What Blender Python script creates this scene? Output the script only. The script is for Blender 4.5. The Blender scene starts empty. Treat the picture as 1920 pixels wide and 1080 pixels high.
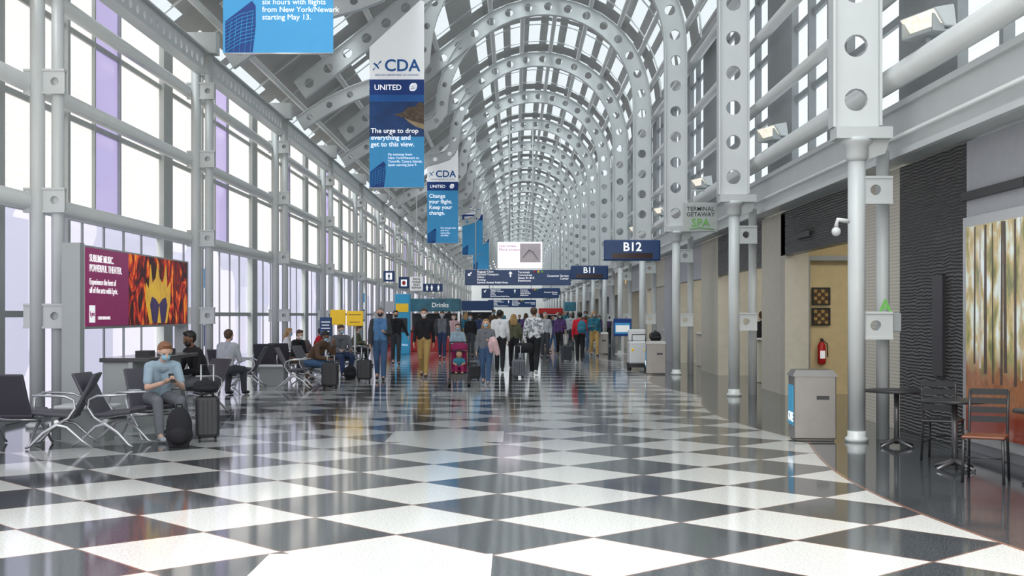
import bpy, math, random
from mathutils import Vector, Matrix
random.seed(7)
F=2350.;CX=965.;CY=590.;CH=1.64;BAY=9.05
def P(px,py,d): return Vector(((px-CX)*d/F, d, CH+(CY-py)*d/F))
def G(px,fy):
    d=F*CH/(fy-CY); return ((px-CX)*d/F, d)
COL=bpy.context.scene.collection
# ---------------------------------------------------------------- materials
def mth(nt,op,a,b=None,c=None):
    n=nt.nodes.new('ShaderNodeMath'); n.operation=op
    for i,v in enumerate((a,b,c)):
        if v is None: continue
        if isinstance(v,(int,float)): n.inputs[i].default_value=v
        else: nt.links.new(v,n.inputs[i])
    return n.outputs[0]
def mixc(nt,fac,a,b):
    n=nt.nodes.new('ShaderNodeMix'); n.data_type='RGBA'
    if isinstance(fac,(int,float)): n.inputs[0].default_value=fac
    else: nt.links.new(fac,n.inputs[0])
    for i,v in ((6,a),(7,b)):
        if isinstance(v,tuple): n.inputs[i].default_value=(v[0],v[1],v[2],1)
        else: nt.links.new(v,n.inputs[i])
    return n.outputs[2]
def base(name):
    m=bpy.data.materials.new(name); m.use_nodes=True
    nt=m.node_tree; b=nt.nodes['Principled BSDF']; return m,nt,b
def pos(nt):
    g=nt.nodes.new('ShaderNodeNewGeometry'); s=nt.nodes.new('ShaderNodeSeparateXYZ')
    nt.links.new(g.outputs['Position'],s.inputs[0]); return g.outputs['Position'],s.outputs
def noise(nt,scale,detail=3,vec=None):
    n=nt.nodes.new('ShaderNodeTexNoise'); n.inputs['Scale'].default_value=scale; n.inputs['Detail'].default_value=detail
    if vec is None:
        t=nt.nodes.new('ShaderNodeTexCoord'); vec=t.outputs['Object']
    nt.links.new(vec,n.inputs['Vector']); return n.outputs['Fac']
def M(name,c,rough=.5,metal=0,emit=0,var=.1,scale=6,coat=0):
    m,nt,b=base(name)
    f=noise(nt,scale)
    a=tuple(x*(1-var) for x in c); d=tuple(min(1,x*(1+var)) for x in c)
    o=mixc(nt,f,a,d); nt.links.new(o,b.inputs['Base Color'])
    b.inputs['Roughness'].default_value=rough; b.inputs['Metallic'].default_value=metal
    b.inputs['Coat Weight'].default_value=coat
    if emit:
        nt.links.new(o,b.inputs['Emission Color']); b.inputs['Emission Strength'].default_value=emit
    return m
def ramp(nt,f,a,b):
    r=nt.nodes.new('ShaderNodeValToRGB'); nt.links.new(f,r.inputs[0]); r.color_ramp.elements[0].position=a; r.color_ramp.elements[1].position=b
    return r.outputs[0]
def fritted_glow(name,c,e,grid=.14,dark=.82,city=(.55,.58,.66),cf=.5):
    m,nt,b=base(name); p,s=pos(nt)
    fy=mth(nt,'FRACT',mth(nt,'DIVIDE',s[1],grid)); fz=mth(nt,'FRACT',mth(nt,'DIVIDE',s[2],grid))
    l=mth(nt,'MAXIMUM',mth(nt,'LESS_THAN',fy,.12),mth(nt,'LESS_THAN',fz,.12))
    o=mixc(nt,l,c,tuple(x*dark for x in c))
    br=nt.nodes.new('ShaderNodeTexVoronoi'); br.distance='CHEBYCHEV'; br.inputs['Scale'].default_value=.45; nt.links.new(p,br.inputs['Vector'])
    sep=nt.nodes.new('ShaderNodeSeparateColor'); nt.links.new(br.outputs['Color'],sep.inputs[0])
    o=mixc(nt,mth(nt,'MULTIPLY',ramp(nt,sep.outputs[0],.35,.75),cf),o,city)
    nt.links.new(o,b.inputs['Emission Color']); b.inputs['Emission Strength'].default_value=e  # pane emits its own glow, standing in for daylight from outside
    b.inputs['Base Color'].default_value=(.3,.3,.3,1); b.inputs['Roughness'].default_value=.15
    return m
def clear(name):
    m,nt,b=base(name); out=[n for n in nt.nodes if n.type=='OUTPUT_MATERIAL'][0]
    t=nt.nodes.new('ShaderNodeBsdfTransparent'); t.inputs[0].default_value=(.62,.68,.71,1)
    g=nt.nodes.new('ShaderNodeBsdfGlossy'); g.inputs['Roughness'].default_value=.1
    mx=nt.nodes.new('ShaderNodeMixShader'); mx.inputs[0].default_value=.06
    nt.links.new(t.outputs[0],mx.inputs[1]); nt.links.new(g.outputs[0],mx.inputs[2]); nt.links.new(mx.outputs[0],out.inputs[0])
    return m
def floor_mat():
    m,nt,b=base('terrazzo'); p,s=pos(nt); X=s[0];Y=s[1]
    dx=mth(nt,'ADD',X,.15); Ys=mth(nt,'ADD',Y,mth(nt,'MULTIPLY',X,.08))
    dy=mth(nt,'SUBTRACT',Ys,10.0)
    w=1.463
    u=mth(nt,'DIVIDE',mth(nt,'ADD',dx,dy),w); v=mth(nt,'DIVIDE',mth(nt,'SUBTRACT',dx,dy),w)
    fu=mth(nt,'FLOOR',u); fv=mth(nt,'FLOOR',v)
    par=mth(nt,'FLOORED_MODULO',mth(nt,'ADD',fu,fv),2.0)
    ru=mth(nt,'FRACT',u); rv=mth(nt,'FRACT',v)
    def edge(r,e=.008): return mth(nt,'MAXIMUM',mth(nt,'LESS_THAN',r,e),mth(nt,'GREATER_THAN',r,1-e))
    joint=mth(nt,'MAXIMUM',edge(ru),edge(rv))
    ly=mth(nt,'FLOORED_MODULO',mth(nt,'SUBTRACT',Y,7.1),9.05)
    ins=mth(nt,'MULTIPLY',mth(nt,'LESS_THAN',ly,1.5),mth(nt,'MULTIPLY',mth(nt,'GREATER_THAN',X,-1.68),mth(nt,'LESS_THAN',X,-.15)))
    par=mth(nt,'MULTIPLY',par,mth(nt,'SUBTRACT',1.0,ins)); joint=mth(nt,'MULTIPLY',joint,mth(nt,'SUBTRACT',1.0,ins))
    sc=mth(nt,'MULTIPLY',mth(nt,'ABSOLUTE',mth(nt,'SINE',mth(nt,'MULTIPLY',mth(nt,'SUBTRACT',Y,16.2),math.pi/9.05))),-.5)
    er=mth(nt,'SUBTRACT',X,mth(nt,'ADD',sc,3.8))
    el=mth(nt,'SUBTRACT',-6.2,X)
    bo=mth(nt,'MAXIMUM',mth(nt,'GREATER_THAN',er,0.0),mth(nt,'GREATER_THAN',el,0.0))
    par=mth(nt,'MAXIMUM',par,bo); joint=mth(nt,'MULTIPLY',joint,mth(nt,'SUBTRACT',1.0,bo))
    joint=mth(nt,'MAXIMUM',joint,mth(nt,'LESS_THAN',mth(nt,'ABSOLUTE',er),.018))
    n1=noise(nt,55,3,p); n2=noise(nt,80,3,p)
    white=mixc(nt,mth(nt,'MULTIPLY',ramp(nt,n1,.48,.60),.5),(.60,.61,.59),(.34,.35,.345))
    dark=mixc(nt,mth(nt,'MULTIPLY',ramp(nt,n2,.52,.62),.75),(.030,.035,.040),(.15,.16,.17))
    n3=noise(nt,.9,2,p); dark=mixc(nt,mth(nt,'MULTIPLY',n3,.5),dark,(.06,.068,.074))
    c=mixc(nt,par,white,dark); c=mixc(nt,joint,c,(.22,.12,.09))
    nt.links.new(c,b.inputs['Base Color']); b.inputs['Roughness'].default_value=.085
    b.inputs['Specular IOR Level'].default_value=.7
    return m
def ripple_mat():
    m,nt,b=base('rippled_dark_panel'); p,s=pos(nt)
    wv=nt.nodes.new('ShaderNodeTexWave'); wv.bands_direction='Z'; wv.inputs['Scale'].default_value=7; wv.inputs['Distortion'].default_value=5; wv.inputs['Detail'].default_value=2; wv.inputs['Detail Scale'].default_value=.6
    nt.links.new(p,wv.inputs['Vector'])
    bp=nt.nodes.new('ShaderNodeBump'); bp.inputs['Strength'].default_value=.8; bp.inputs['Distance'].default_value=.02
    nt.links.new(wv.outputs['Fac'],bp.inputs['Height']); nt.links.new(bp.outputs[0],b.inputs['Normal'])
    nt.links.new(mixc(nt,wv.outputs['Fac'],(.028,.026,.026),(.09,.083,.082)),b.inputs['Base Color']); b.inputs['Roughness'].default_value=.3
    return m
def forest_mat():
    m,nt,b=base('forest_print'); p,s=pos(nt)
    mp=nt.nodes.new('ShaderNodeMapping'); mp.inputs['Scale'].default_value=(1,1.4,.8); nt.links.new(p,mp.inputs[0])
    fol=noise(nt,2.8,6,mp.outputs[0]); r=nt.nodes.new('ShaderNodeValToRGB'); nt.links.new(fol,r.inputs[0])
    e=r.color_ramp.elements; e[0].position=.34;e[0].color=(.16,.17,.06,1); e[1].position=.64;e[1].color=(.72,.78,.78,1)
    for q,c in ((.43,(.33,.30,.11,1)),(.50,(.52,.38,.18,1)),(.56,(.58,.62,.48,1))):
        k=e.new(q);k.color=c
    low=mixc(nt,noise(nt,8,6,p),(.07,.03,.015),(.42,.17,.07))
    h=mth(nt,'ADD',mth(nt,'MULTIPLY',mth(nt,'SUBTRACT',1.22,s[2]),4.0),mth(nt,'MULTIPLY',mth(nt,'SUBTRACT',fol,.5),3.0)); hc=nt.nodes.new('ShaderNodeClamp'); nt.links.new(h,hc.inputs[0])
    c=mixc(nt,hc.outputs[0],r.outputs[0],low)
    h2=nt.nodes.new('ShaderNodeClamp'); nt.links.new(mth(nt,'MULTIPLY',mth(nt,'SUBTRACT',.66,s[2]),6.0),h2.inputs[0])
    c=mixc(nt,h2.outputs[0],c,(.17,.03,.015))
    nt.links.new(c,b.inputs['Base Color']); nt.links.new(c,b.inputs['Emission Color']); b.inputs['Emission Strength'].default_value=.2; b.inputs['Roughness'].default_value=.12
    return m
def flame_mat():
    m,nt,b=base('flame_print'); t=nt.nodes.new('ShaderNodeTexCoord')
    mp=nt.nodes.new('ShaderNodeMapping'); mp.inputs['Scale'].default_value=(1,1.5,.9); nt.links.new(t.outputs['Object'],mp.inputs[0])
    n=nt.nodes.new('ShaderNodeTexNoise'); n.inputs['Scale'].default_value=1.7; n.inputs['Detail'].default_value=4; n.inputs['Distortion'].default_value=2.2; nt.links.new(mp.outputs[0],n.inputs['Vector'])
    r=nt.nodes.new('ShaderNodeValToRGB'); nt.links.new(n.outputs['Fac'],r.inputs[0]); e=r.color_ramp.elements
    e[0].position=.43;e[0].color=(.03,.004,.008,1);e[1].position=.76;e[1].color=(1,.75,.1,1)
    for q,c in ((.51,(.28,.010,.01,1)),(.58,(.70,.05,.01,1)),(.66,(1.0,.30,.02,1))): k=e.new(q);k.color=c
    nt.links.new(r.outputs[0],b.inputs['Base Color']); nt.links.new(r.outputs[0],b.inputs['Emission Color']); b.inputs['Emission Strength'].default_value=.3
    return m
def perf_beige():
    m,nt,b=base('perforated_beige_panel'); _,s=pos(nt)
    fy=mth(nt,'SUBTRACT',mth(nt,'FRACT',mth(nt,'DIVIDE',s[1],.05)),.5); fz=mth(nt,'SUBTRACT',mth(nt,'FRACT',mth(nt,'DIVIDE',s[2],.05)),.5)
    d=mth(nt,'SQRT',mth(nt,'ADD',mth(nt,'MULTIPLY',fy,fy),mth(nt,'MULTIPLY',fz,fz)))
    nt.links.new(mixc(nt,mth(nt,'LESS_THAN',d,.28),(.68,.64,.54),(.44,.41,.34)),b.inputs['Base Color'])
    return m
def pattern_shirt():
    m,nt,b=base('patterned_cloth'); f=noise(nt,14,2)
    c=mixc(nt,ramp(nt,f,.45,.52),(.26,.28,.32),(.78,.78,.80))
    nt.links.new(c,b.inputs['Base Color']); b.inputs['Roughness'].default_value=.9
    return m
STEEL=M('painted_pale_steel',(.615,.645,.645),.36,var=.05,scale=3)
STEELD=M('painted_grey_steel',(.38,.405,.41),.45,var=.06,scale=2)
LOUV=M('grey_roof_panel',(.43,.43,.42),.6,var=.12,scale=2)
MULL=M('window_mullion_grey',(.43,.455,.45),.5)
MULLR=M('clerestory_frame_grey',(.30,.32,.325),.5)
CREAM=fritted_glow('fritted_cream_glow_glass',(.97,.91,.83),.76,.14,.84,(.64,.66,.70),.3)
PURP=fritted_glow('violet_tinted_glow_glass',(.58,.47,.82),.60,9,1,(.36,.31,.62),.5)
LAV=fritted_glow('lavender_glow_glass',(.86,.83,.98),.68,9,1,(.38,.39,.57),.6)
SKYG=fritted_glow('clerestory_glow_glass',(.86,.93,.98),.74,.16,.80,(.66,.76,.84),.45)
CLEAR=clear('roof_glass')
FLOOR=floor_mat(); RIP=ripple_mat(); FOREST=forest_mat(); FLAME=flame_mat(); PERFB=perf_beige(); PATT=pattern_shirt()
BEIGE=M('beige_wall_paint',(.60,.57,.48),.7); YEL=M('warm_cream_wall',(.74,.60,.34),.7); GREYW=M('grey_wall_panel',(.44,.45,.48),.5)
DARKW=M('dark_interior',(.08,.08,.085),.6)
BLK=M('black_plastic',(.022,.022,.025),.4); BLKL=M('grey_black_leather',(.068,.065,.082),.45); ALU=M('brushed_aluminium',(.62,.63,.64),.3,.7,var=.05)
CHR=M('satin_chair_metal',(.55,.56,.58),.3,.7,var=.05); DST=M('dark_table_steel',(.16,.16,.17),.3,.6)
SST=M('stainless_steel',(.21,.20,.19),.34,.6,var=.12,scale=4)
WHT=M('white_laminate',(.72,.73,.74),.3,var=.03); WOOD=M('brown_wood',(.14,.045,.02),.35)
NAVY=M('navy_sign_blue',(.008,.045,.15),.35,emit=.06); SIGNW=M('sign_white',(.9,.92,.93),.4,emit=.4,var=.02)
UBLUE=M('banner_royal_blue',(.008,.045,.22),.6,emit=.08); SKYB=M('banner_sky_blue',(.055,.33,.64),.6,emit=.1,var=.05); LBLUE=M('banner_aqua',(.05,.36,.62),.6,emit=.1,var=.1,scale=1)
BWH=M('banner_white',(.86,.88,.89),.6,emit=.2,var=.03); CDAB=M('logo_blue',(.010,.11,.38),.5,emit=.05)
DKB=M('deep_sea_blue',(.010,.05,.17),.5,emit=.08,var=.7,scale=2); ROCK=M('cliff_brown',(.13,.095,.07),.8,emit=.03,var=.9,scale=9); SANDM=M('beach_sand',(.42,.33,.2),.8,emit=.03,var=.3)
MAG=M('magenta_print',(.27,.008,.115),.3,emit=.2); ORN=M('gold_print',(.95,.40,.03),.3,emit=.3,var=.6,scale=4); PUR2=M('purple_print',(.06,.03,.16),.3,emit=.1,var=.4)
YSG=M('yellow_sign',(.85,.53,.02),.4,emit=.15); RED=M('red_paint',(.55,.02,.02),.35)
GRN=M('green_lettering',(.16,.48,.10),.4,emit=.05); LEDB=M('led_display_black',(.035,.012,.014),.2)
LAMP=M('warm_lamp_glow',(1,.80,.62),.4,emit=.62,var=.45,scale=9); FILLW=M('fill_panel_glow',(1,.95,.85),.4,emit=8,var=.01)
TEAL=M('teal_panel',(.04,.17,.24),.4,emit=.03,var=.9,scale=2); AMB=M('amber_display',(1,.4,.05),.4,emit=1.4)
SCRW=M('screen_white',(.95,.86,.93),.3,emit=.55,var=.02); PLUM=M('plum_lettering',(.35,.12,.3),.5,emit=.1); PICG=M('soft_grey_picture',(.40,.36,.38),.4,emit=.25,var=.3,scale=2)
sk1=M('skin_light',(.66,.42,.32),.55,var=.05); sk2=M('skin_tan',(.45,.26,.17),.55,var=.05); sk3=M('skin_brown',(.20,.105,.065),.55,var=.05)
def cloth(n,c): return M(n,c,.9,var=.22,scale=9)
cBLK=cloth('black_cloth',(.016,.016,.020)); cNAV=cloth('navy_cloth',(.03,.05,.12)); cBLU=cloth('blue_shirt_cloth',(.10,.24,.46)); cJEAN=cloth('denim',(.055,.115,.23)); cKHA=cloth('khaki_cloth',(.47,.31,.11))
cGRY=cloth('grey_cloth',(.16,.17,.19)); cLGB=cloth('pale_blue_cloth',(.33,.44,.53)); cWHT=cloth('white_cloth',(.76,.76,.78)); cRED=cloth('red_cloth',(.55,.012,.03)); cPNK=cloth('pink_cloth',(.68,.46,.48)); cCHA=cloth('charcoal_cloth',(.05,.055,.065)); cBRN=cloth('brown_cloth',(.11,.065,.04)); cMAG=cloth('magenta_cloth',(.22,.01,.07)); cOLV=cloth('olive_cloth',(.11,.11,.065)); cTEA=cloth('teal_cloth',(.03,.17,.25)); cPUR=cloth('purple_cloth',(.10,.05,.17)); cLGR=cloth('light_grey_cloth',(.40,.42,.46))
hBLK=M('black_hair',(.014,.012,.012),.5); hBRN=M('brown_hair',(.075,.038,.02),.5); hGRY=M('grey_hair',(.25,.24,.23),.6); hBLD=M('blond_hair',(.40,.24,.10),.55); hRED=M('auburn_hair',(.26,.12,.06),.5)
MSKB=M('blue_mask',(.30,.55,.70),.8); MSKW=M('white_mask',(.85,.86,.87),.8); MSKK=M('black_mask',(.02,.02,.025),.8); EYE=M('eye_dark',(.03,.02,.02),.2)
# ---------------------------------------------------------------- mesh helpers
class MB:
    def __init__(s): s.v=[];s.f=[];s.m=[];s.sm=[]
    def add(s,vs,fs,m=0,sm=False):
        o=len(s.v); s.v+= [tuple(v) for v in vs]
        for f in fs: s.f.append([i+o for i in f]); s.m.append(m); s.sm.append(sm)
        return s
    def box(s,x0,y0,z0,x1,y1,z1,m=0):
        v=[(x0,y0,z0),(x1,y0,z0),(x1,y1,z0),(x0,y1,z0),(x0,y0,z1),(x1,y0,z1),(x1,y1,z1),(x0,y1,z1)]
        return s.add(v,[(0,3,2,1),(4,5,6,7),(0,1,5,4),(1,2,6,5),(2,3,7,6),(3,0,4,7)],m)
    def tube(s,pts,r,n=10,m=0,sm=True,flat=1.0):
        pts=[Vector(p) for p in pts]; k=len(pts); rs=r if isinstance(r,(list,tuple)) else [r]*k
        vs=[];prev=None
        for i,p in enumerate(pts):
            t=(pts[min(i+1,k-1)]-pts[max(i-1,0)]).normalized()
            if prev is None:
                a=Vector((0,0,1)) if abs(t.z)<.9 else Vector((0,1,0))
                u=t.cross(a).normalized()
            else:
                u=(prev-t*prev.dot(t)).normalized()
            prev=u; w=t.cross(u)
            for j in range(n):
                a=2*math.pi*j/n; vs.append(p+u*(math.cos(a)*rs[i])+w*(math.sin(a)*rs[i]*flat))
        fs=[]
        for i in range(k-1):
            for j in range(n):
                fs.append((i*n+j,i*n+(j+1)%n,(i+1)*n+(j+1)%n,(i+1)*n+j))
        s.add(vs,fs,m,sm)
        o=len(s.v)-len(vs)
        s.f.append([o+j for j in reversed(range(n))]);s.m.append(m);s.sm.append(False)
        s.f.append([o+(k-1)*n+j for j in range(n)]);s.m.append(m);s.sm.append(False)
        return s
    def sph(s,c,r,m=0,seg=12,ring=8):
        if not isinstance(r,(tuple,list)): r=(r,r,r)
        vs=[(c[0],c[1],c[2]-r[2])];fs=[]
        for i in range(1,ring):
            a=-math.pi/2+math.pi*i/ring
            for j in range(seg):
                b=2*math.pi*j/seg; vs.append((c[0]+r[0]*math.cos(a)*math.cos(b),c[1]+r[1]*math.cos(a)*math.sin(b),c[2]+r[2]*math.sin(a)))
        vs.append((c[0],c[1],c[2]+r[2])); T=len(vs)-1
        for j in range(seg):
            fs.append((0,1+(j+1)%seg,1+j)); fs.append((T,1+(ring-2)*seg+j,1+(ring-2)*seg+(j+1)%seg))
            for i in range(ring-2):
                a=1+i*seg; fs.append((a+j,a+(j+1)%seg,a+seg+(j+1)%seg,a+seg+j))
        return s.add(vs,fs,m,True)
    def lathe(s,c,prof,n=24,m=0,sm=True):
        vs=[];fs=[]
        for (r,z) in prof:
            for j in range(n):
                a=2*math.pi*j/n; vs.append((c[0]+r*math.cos(a),c[1]+r*math.sin(a),c[2]+z))
        for i in range(len(prof)-1):
            for j in range(n): fs.append((i*n+j,i*n+(j+1)%n,(i+1)*n+(j+1)%n,(i+1)*n+j))
        fs.append(list(reversed(range(n)))); fs.append([(len(prof)-1)*n+j for j in range(n)])
        return s.add(vs,fs,m,sm)
    def poly(s,pts,y0,y1,m=0):
        n=len(pts); vs=[(a,y0,b) for a,b in pts]+[(a,y1,b) for a,b in pts]
        fs=[list(range(n)),list(reversed(range(n,2*n)))]+[(i,n+i,n+(i+1)%n,(i+1)%n) for i in range(n)]
        return s.add(vs,fs,m)
    def obj(s,name,mats,parent=None,label=None,bev=0,rem=0,loc=None,rz=0):
        me=bpy.data.meshes.new(name); me.from_pydata(s.v,[],s.f)
        if not isinstance(mats,(list,tuple)): mats=[mats]
        for m in mats: me.materials.append(m)
        me.polygons.foreach_set('material_index',s.m); me.polygons.foreach_set('use_smooth',s.sm); me.update()
        o=bpy.data.objects.new(name,me); COL.objects.link(o)
        if parent: o.parent=parent
        if label: o['label']=label
        if loc is not None: o.location=loc
        if rz: o.rotation_euler[2]=rz
        if bev:
            md=o.modifiers.new('b','BEVEL'); md.width=bev; md.segments=2; md.limit_method='ANGLE'
        if rem:
            md=o.modifiers.new('r','REMESH'); md.mode='VOXEL'; md.voxel_size=rem; md.use_smooth_shade=True
            md=o.modifiers.new('s','SMOOTH'); md.factor=.5; md.iterations=2
        return o
def thing(name,label,cat,loc=(0,0,0),rz=0,group=None):
    e=bpy.data.objects.new(name,None); e.empty_display_size=.2; COL.objects.link(e)
    e.location=loc; e.rotation_euler[2]=rz; e['label']=label; e['category']=cat
    if group: e['group']=group
    return e
def tag(o,label,cat,group=None):
    o['label']=label;o['category']=cat
    if group:o['group']=group
    return o
def struct(o): o['kind']='structure'; return o
def dup(o,loc=None,rz=None,label=None,parent=None):
    c=o.copy(); COL.objects.link(c)
    if parent: c.parent=parent
    if loc is not None: c.location=loc
    if rz is not None: c.rotation_euler[2]=rz
    if label: c['label']=label
    for k in list(o.children): dup(k,parent=c)
    return c
def text(parent,s,size,mat,loc,rz=0,align='LEFT',bold=0,name='lettering',sx=1,sp=.95):
    cu=bpy.data.curves.new(name,'FONT'); cu.body=s; cu.size=size; cu.align_x=align; cu.extrude=.003; cu.offset=bold; cu.resolution_u=3; cu.space_line=sp
    cu.materials.append(mat)
    o=bpy.data.objects.new(name,cu); COL.objects.link(o); o.parent=parent; o.location=loc; o.rotation_euler=(math.pi/2,0,rz); o.scale=(sx,1,1)
    return o
# ---------------------------------------------------------------- world / camera / sun
w=bpy.data.worlds.new('sky'); bpy.context.scene.world=w; w.use_nodes=True
nt=w.node_tree; bg=nt.nodes['Background']
tc=nt.nodes.new('ShaderNodeTexCoord'); sp=nt.nodes.new('ShaderNodeSeparateXYZ'); nt.links.new(tc.outputs['Generated'],sp.inputs[0])
nt.links.new(mixc(nt,sp.outputs[2],(1.0,.98,.96),(.86,.94,1.0)),bg.inputs[0]); bg.inputs[1].default_value=1.05
cam=bpy.data.cameras.new('camera'); co=bpy.data.objects.new('camera',cam); COL.objects.link(co); bpy.context.scene.camera=co
co.location=(0,0,CH); co.rotation_euler=(math.pi/2,0,0); cam.sensor_width=36; cam.lens=F/1920*36; cam.shift_x=-5/1920; cam.shift_y=50/1920; cam.clip_end=500
def sun_and_fill(e,ang,rx,ry,c):
    sl=bpy.data.lights.new('sun_and_fill','SUN'); sl.energy=e; sl.angle=math.radians(ang); sl.color=c; so=bpy.data.objects.new('sun_and_fill',sl); COL.objects.link(so); so.rotation_euler=(math.radians(rx),math.radians(ry),0); so.location=(0,0,30)
sun_and_fill(4.6,40,22,-14,(1,.98,.95)); sun_and_fill(.6,40,76,0,(1,.98,.96))  # second, weaker sun is an added fill from behind the camera
sc=bpy.context.scene; sc.view_settings.view_transform='Standard'; sc.view_settings.exposure=.5
# ---------------------------------------------------------------- shell
END=206.
struct(MB().box(-9,-6,-.1,12,END,0).obj('floor',FLOOR))
YS=lambda x,y: y+(4.4-x)*.18
yl0=18.2-BAY
mb=MB(); y=0
segs=[(.25,0),(2.6,1),(.12,0),(1.38,1),(1.45,2),(2.8,1),(.45,0)]
rows=[(3.34,4.95),(5.05,6.45),(6.55,7.9)]
for L,t in segs:
    if t==0: mb.box(-7.72,y,0,-7.5,y+L,7.9,0)
    else:
        for a,b in rows: mb.box(-7.62,y+.03,a,-7.6,y+L-.03,b,t)
        mb.box(-7.66,y-.03,3.3,-7.54,y+.03,7.9,0)
    y+=L
yy=.3
while yy<8.1:
    mb.box(-7.62,yy+.03,.12,-7.6,yy+1.13,3.26,3); mb.box(-7.66,yy-.03,0,-7.57,yy+.03,3.3,0); yy+=1.16
for h in (.06,1.65,3.3,5.0,6.5): mb.box(-7.66,0,h-.05,-7.56,9.05,h+.05,0)
w0=mb.obj('window_1',[MULL,CREAM,PURP,LAV]); struct(w0); w0.location.y=yl0
for i in range(1,21):
    c=w0.copy(); COL.objects.link(c); c.name='window_%d'%(i+1); c.location.y=yl0+BAY*i
t=1
for h,r in ((3.3,.13),(5.02,.125),(6.5,.12)):
    struct(MB().tube([(-7.12,9,h),(-7.12,200,h)],r,14).obj('trim_%d'%t,STEEL)); t+=1
struct(MB().box(-7.72,-6,0,-7.5,9.1,7.9).obj('wall_left',MULL))
VC=(.9,8.95)
def vp(a,R): return (VC[0]+R*math.cos(a),VC[1]+R*math.sin(a))
mb=MB(); Y0=12.;  R=4.12
amax=math.radians(126); na=12
prs=[(0,1.5,1),(1.5,4.3,0),(4.3,4.9,1),(4.9,7.6,0),(7.6,9.05,0)]
nb=21
for k in range(nb):
    for ya,yb,pn in prs:
        a0=Y0+k*BAY+ya-5; a1=Y0+k*BAY+yb-5
        for i in range(na):
            t0=amax*i/na;t1=amax*(i+1)/na; tm=t0+(t1-t0)*.40
            for (ta,tb,mm) in ((t0,tm,1),(tm,t1,1 if pn else 0)):
                p=vp(ta,R);q=vp(tb,R)
                mb.add([(p[0],YS(p[0],a0),p[1]),(q[0],YS(q[0],a0),q[1]),(q[0],YS(q[0],a1),q[1]),(p[0],YS(p[0],a1),p[1])],[(0,1,2,3)],mm)
        p=vp(amax,R); dx=-math.cos(math.radians(36));dz=-math.sin(math.radians(36)); LL=7.6
        nd=5
        for i in range(nd):
            s0=LL*i/nd;s1=LL*(i+1)/nd; sm_=s0+(s1-s0)*.62
            for sa,sb,mm in ((s0,sm_,1),(sm_,s1,1 if (pn or i in(1,3,)) else 0)):
                A=(p[0]+dx*sa,p[1]+dz*sa);B=(p[0]+dx*sb,p[1]+dz*sb)
                mb.add([(A[0],YS(A[0],a0),A[1]),(B[0],YS(B[0],a0),B[1]),(B[0],YS(B[0],a1),B[1]),(A[0],YS(A[0],a1),A[1])],[(0,1,2,3)],mm)
struct(mb.obj('ceiling',[CLEAR,LOUV]))
mb=MB(); Yr=9.+BAY/3
while Yr<110:
    pts=[vp(amax*i/18,R-.1) for i in range(19)]; p=vp(amax,R-.1); pts.append((p[0]+dx*7.4,p[1]+dz*7.4))
    mb.tube([(a,YS(a,Yr),b) for a,b in pts],.03,6,0,False); Yr+=BAY/3
struct(mb.obj('trim_%d'%t,STEEL)); t+=1
for i in range(1,8):
    a=amax*(i-.5)/7.; p=vp(a,3.86)
    struct(MB().tube([(p[0],9,p[1]),(p[0],200,p[1])],.085,10).obj('trim_%d'%t,STEEL)); t+=1
for s_ in (1.7,3.4,5.1,6.6):
    p=vp(amax,3.9); struct(MB().tube([(p[0]+dx*s_,9,p[1]+dz*s_),(p[0]+dx*s_,200,p[1]+dz*s_)],.085,10).obj('trim_%d'%t,STEEL)); t+=1
for x,h,r in ((4.95,4.72,.15),(4.95,5.85,.11),(4.95,7.2,.11),(4.9,8.55,.11)):
    struct(MB().tube([(x,9,h),(x,200,h)],r,12).obj('trim_%d'%t,STEEL)); t+=1
mb=MB(); y=0
for L,tt in ((1.2,0),(1.3,1),(.12,0),(1.3,1),(1.3,0),(1.3,1),(.12,0),(1.3,1),(1.11,0)):
    if tt==0: mb.box(5.35,y,4.4,5.6,y+L,9.2,0)
    else:
        for a,b in ((4.5,5.75),(5.85,7.1),(7.2,8.5),(8.6,9.1)): mb.box(5.48,y,a,5.5,y+L,b,1)
    y+=L
for h in (4.44,5.8,7.15,8.55,9.15): mb.box(5.42,0,h-.06,5.54,9.05,h+.06,0)
wr=mb.obj('window_30',[MULLR,SKYG]); struct(wr); wr.location.y=7.2
for i in range(1,22):
    c=wr.copy(); COL.objects.link(c); c.name='window_%d'%(30+i); c.location.y=7.2+BAY*i
struct(MB().box(5.0,8,9.15,5.6,END,9.25).obj('trim_%d'%t,LOUV)); t+=1
mb=MB().box(5.1,8,3.78,5.6,END,4.4).box(5.04,8,3.72,5.12,END,3.80).box(5.04,8,4.36,5.12,END,4.44)
mb.tube([(5.04,8,3.98),(5.04,END-8,3.98)],.03,8)
struct(mb.obj('trim_%d'%t,STEEL)); t+=1
W=[(7.5,15.25,GREYW,0,3.74),(15.25,17.9,RIP,0,3.74),(17.9,19.7,PERFB,0,3.74),(19.7,25.9,RIP,2.85,3.74),(25.9,27.9,BEIGE,0,3.74)]
y=27.9; k=0
while y<END-10:
    W.append((y,y+6,RIP if k==0 else (BEIGE,GREYW)[k%2],2.7,3.74)); W.append((y+6,y+9.05,(BEIGE,GREYW,PERFB)[k%3],0,3.74)); y+=9.05;k+=1
for i,(a,b,m,h0,h1) in enumerate(W):
    struct(MB().box(5.5,a,h0,5.68,b,h1).obj('wall_right',m))
struct(MB().box(10.2,8,0,10.4,END,3.74).obj('wall_right',BEIGE))
struct(MB().box(5.68,8,3.74,10.4,END,3.84).obj('ceiling',BEIGE))
struct(MB().box(5.68,25.9,0,10.2,26.05,3.74).obj('wall_right',YEL))
y=33.9;k=0
while y<120:
    struct(MB().box(5.68,y,0,10.2,y+.15,3.74).obj('wall_right',(BEIGE,BEIGE,GREYW)[k%3])); y+=9.05;k+=1
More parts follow.
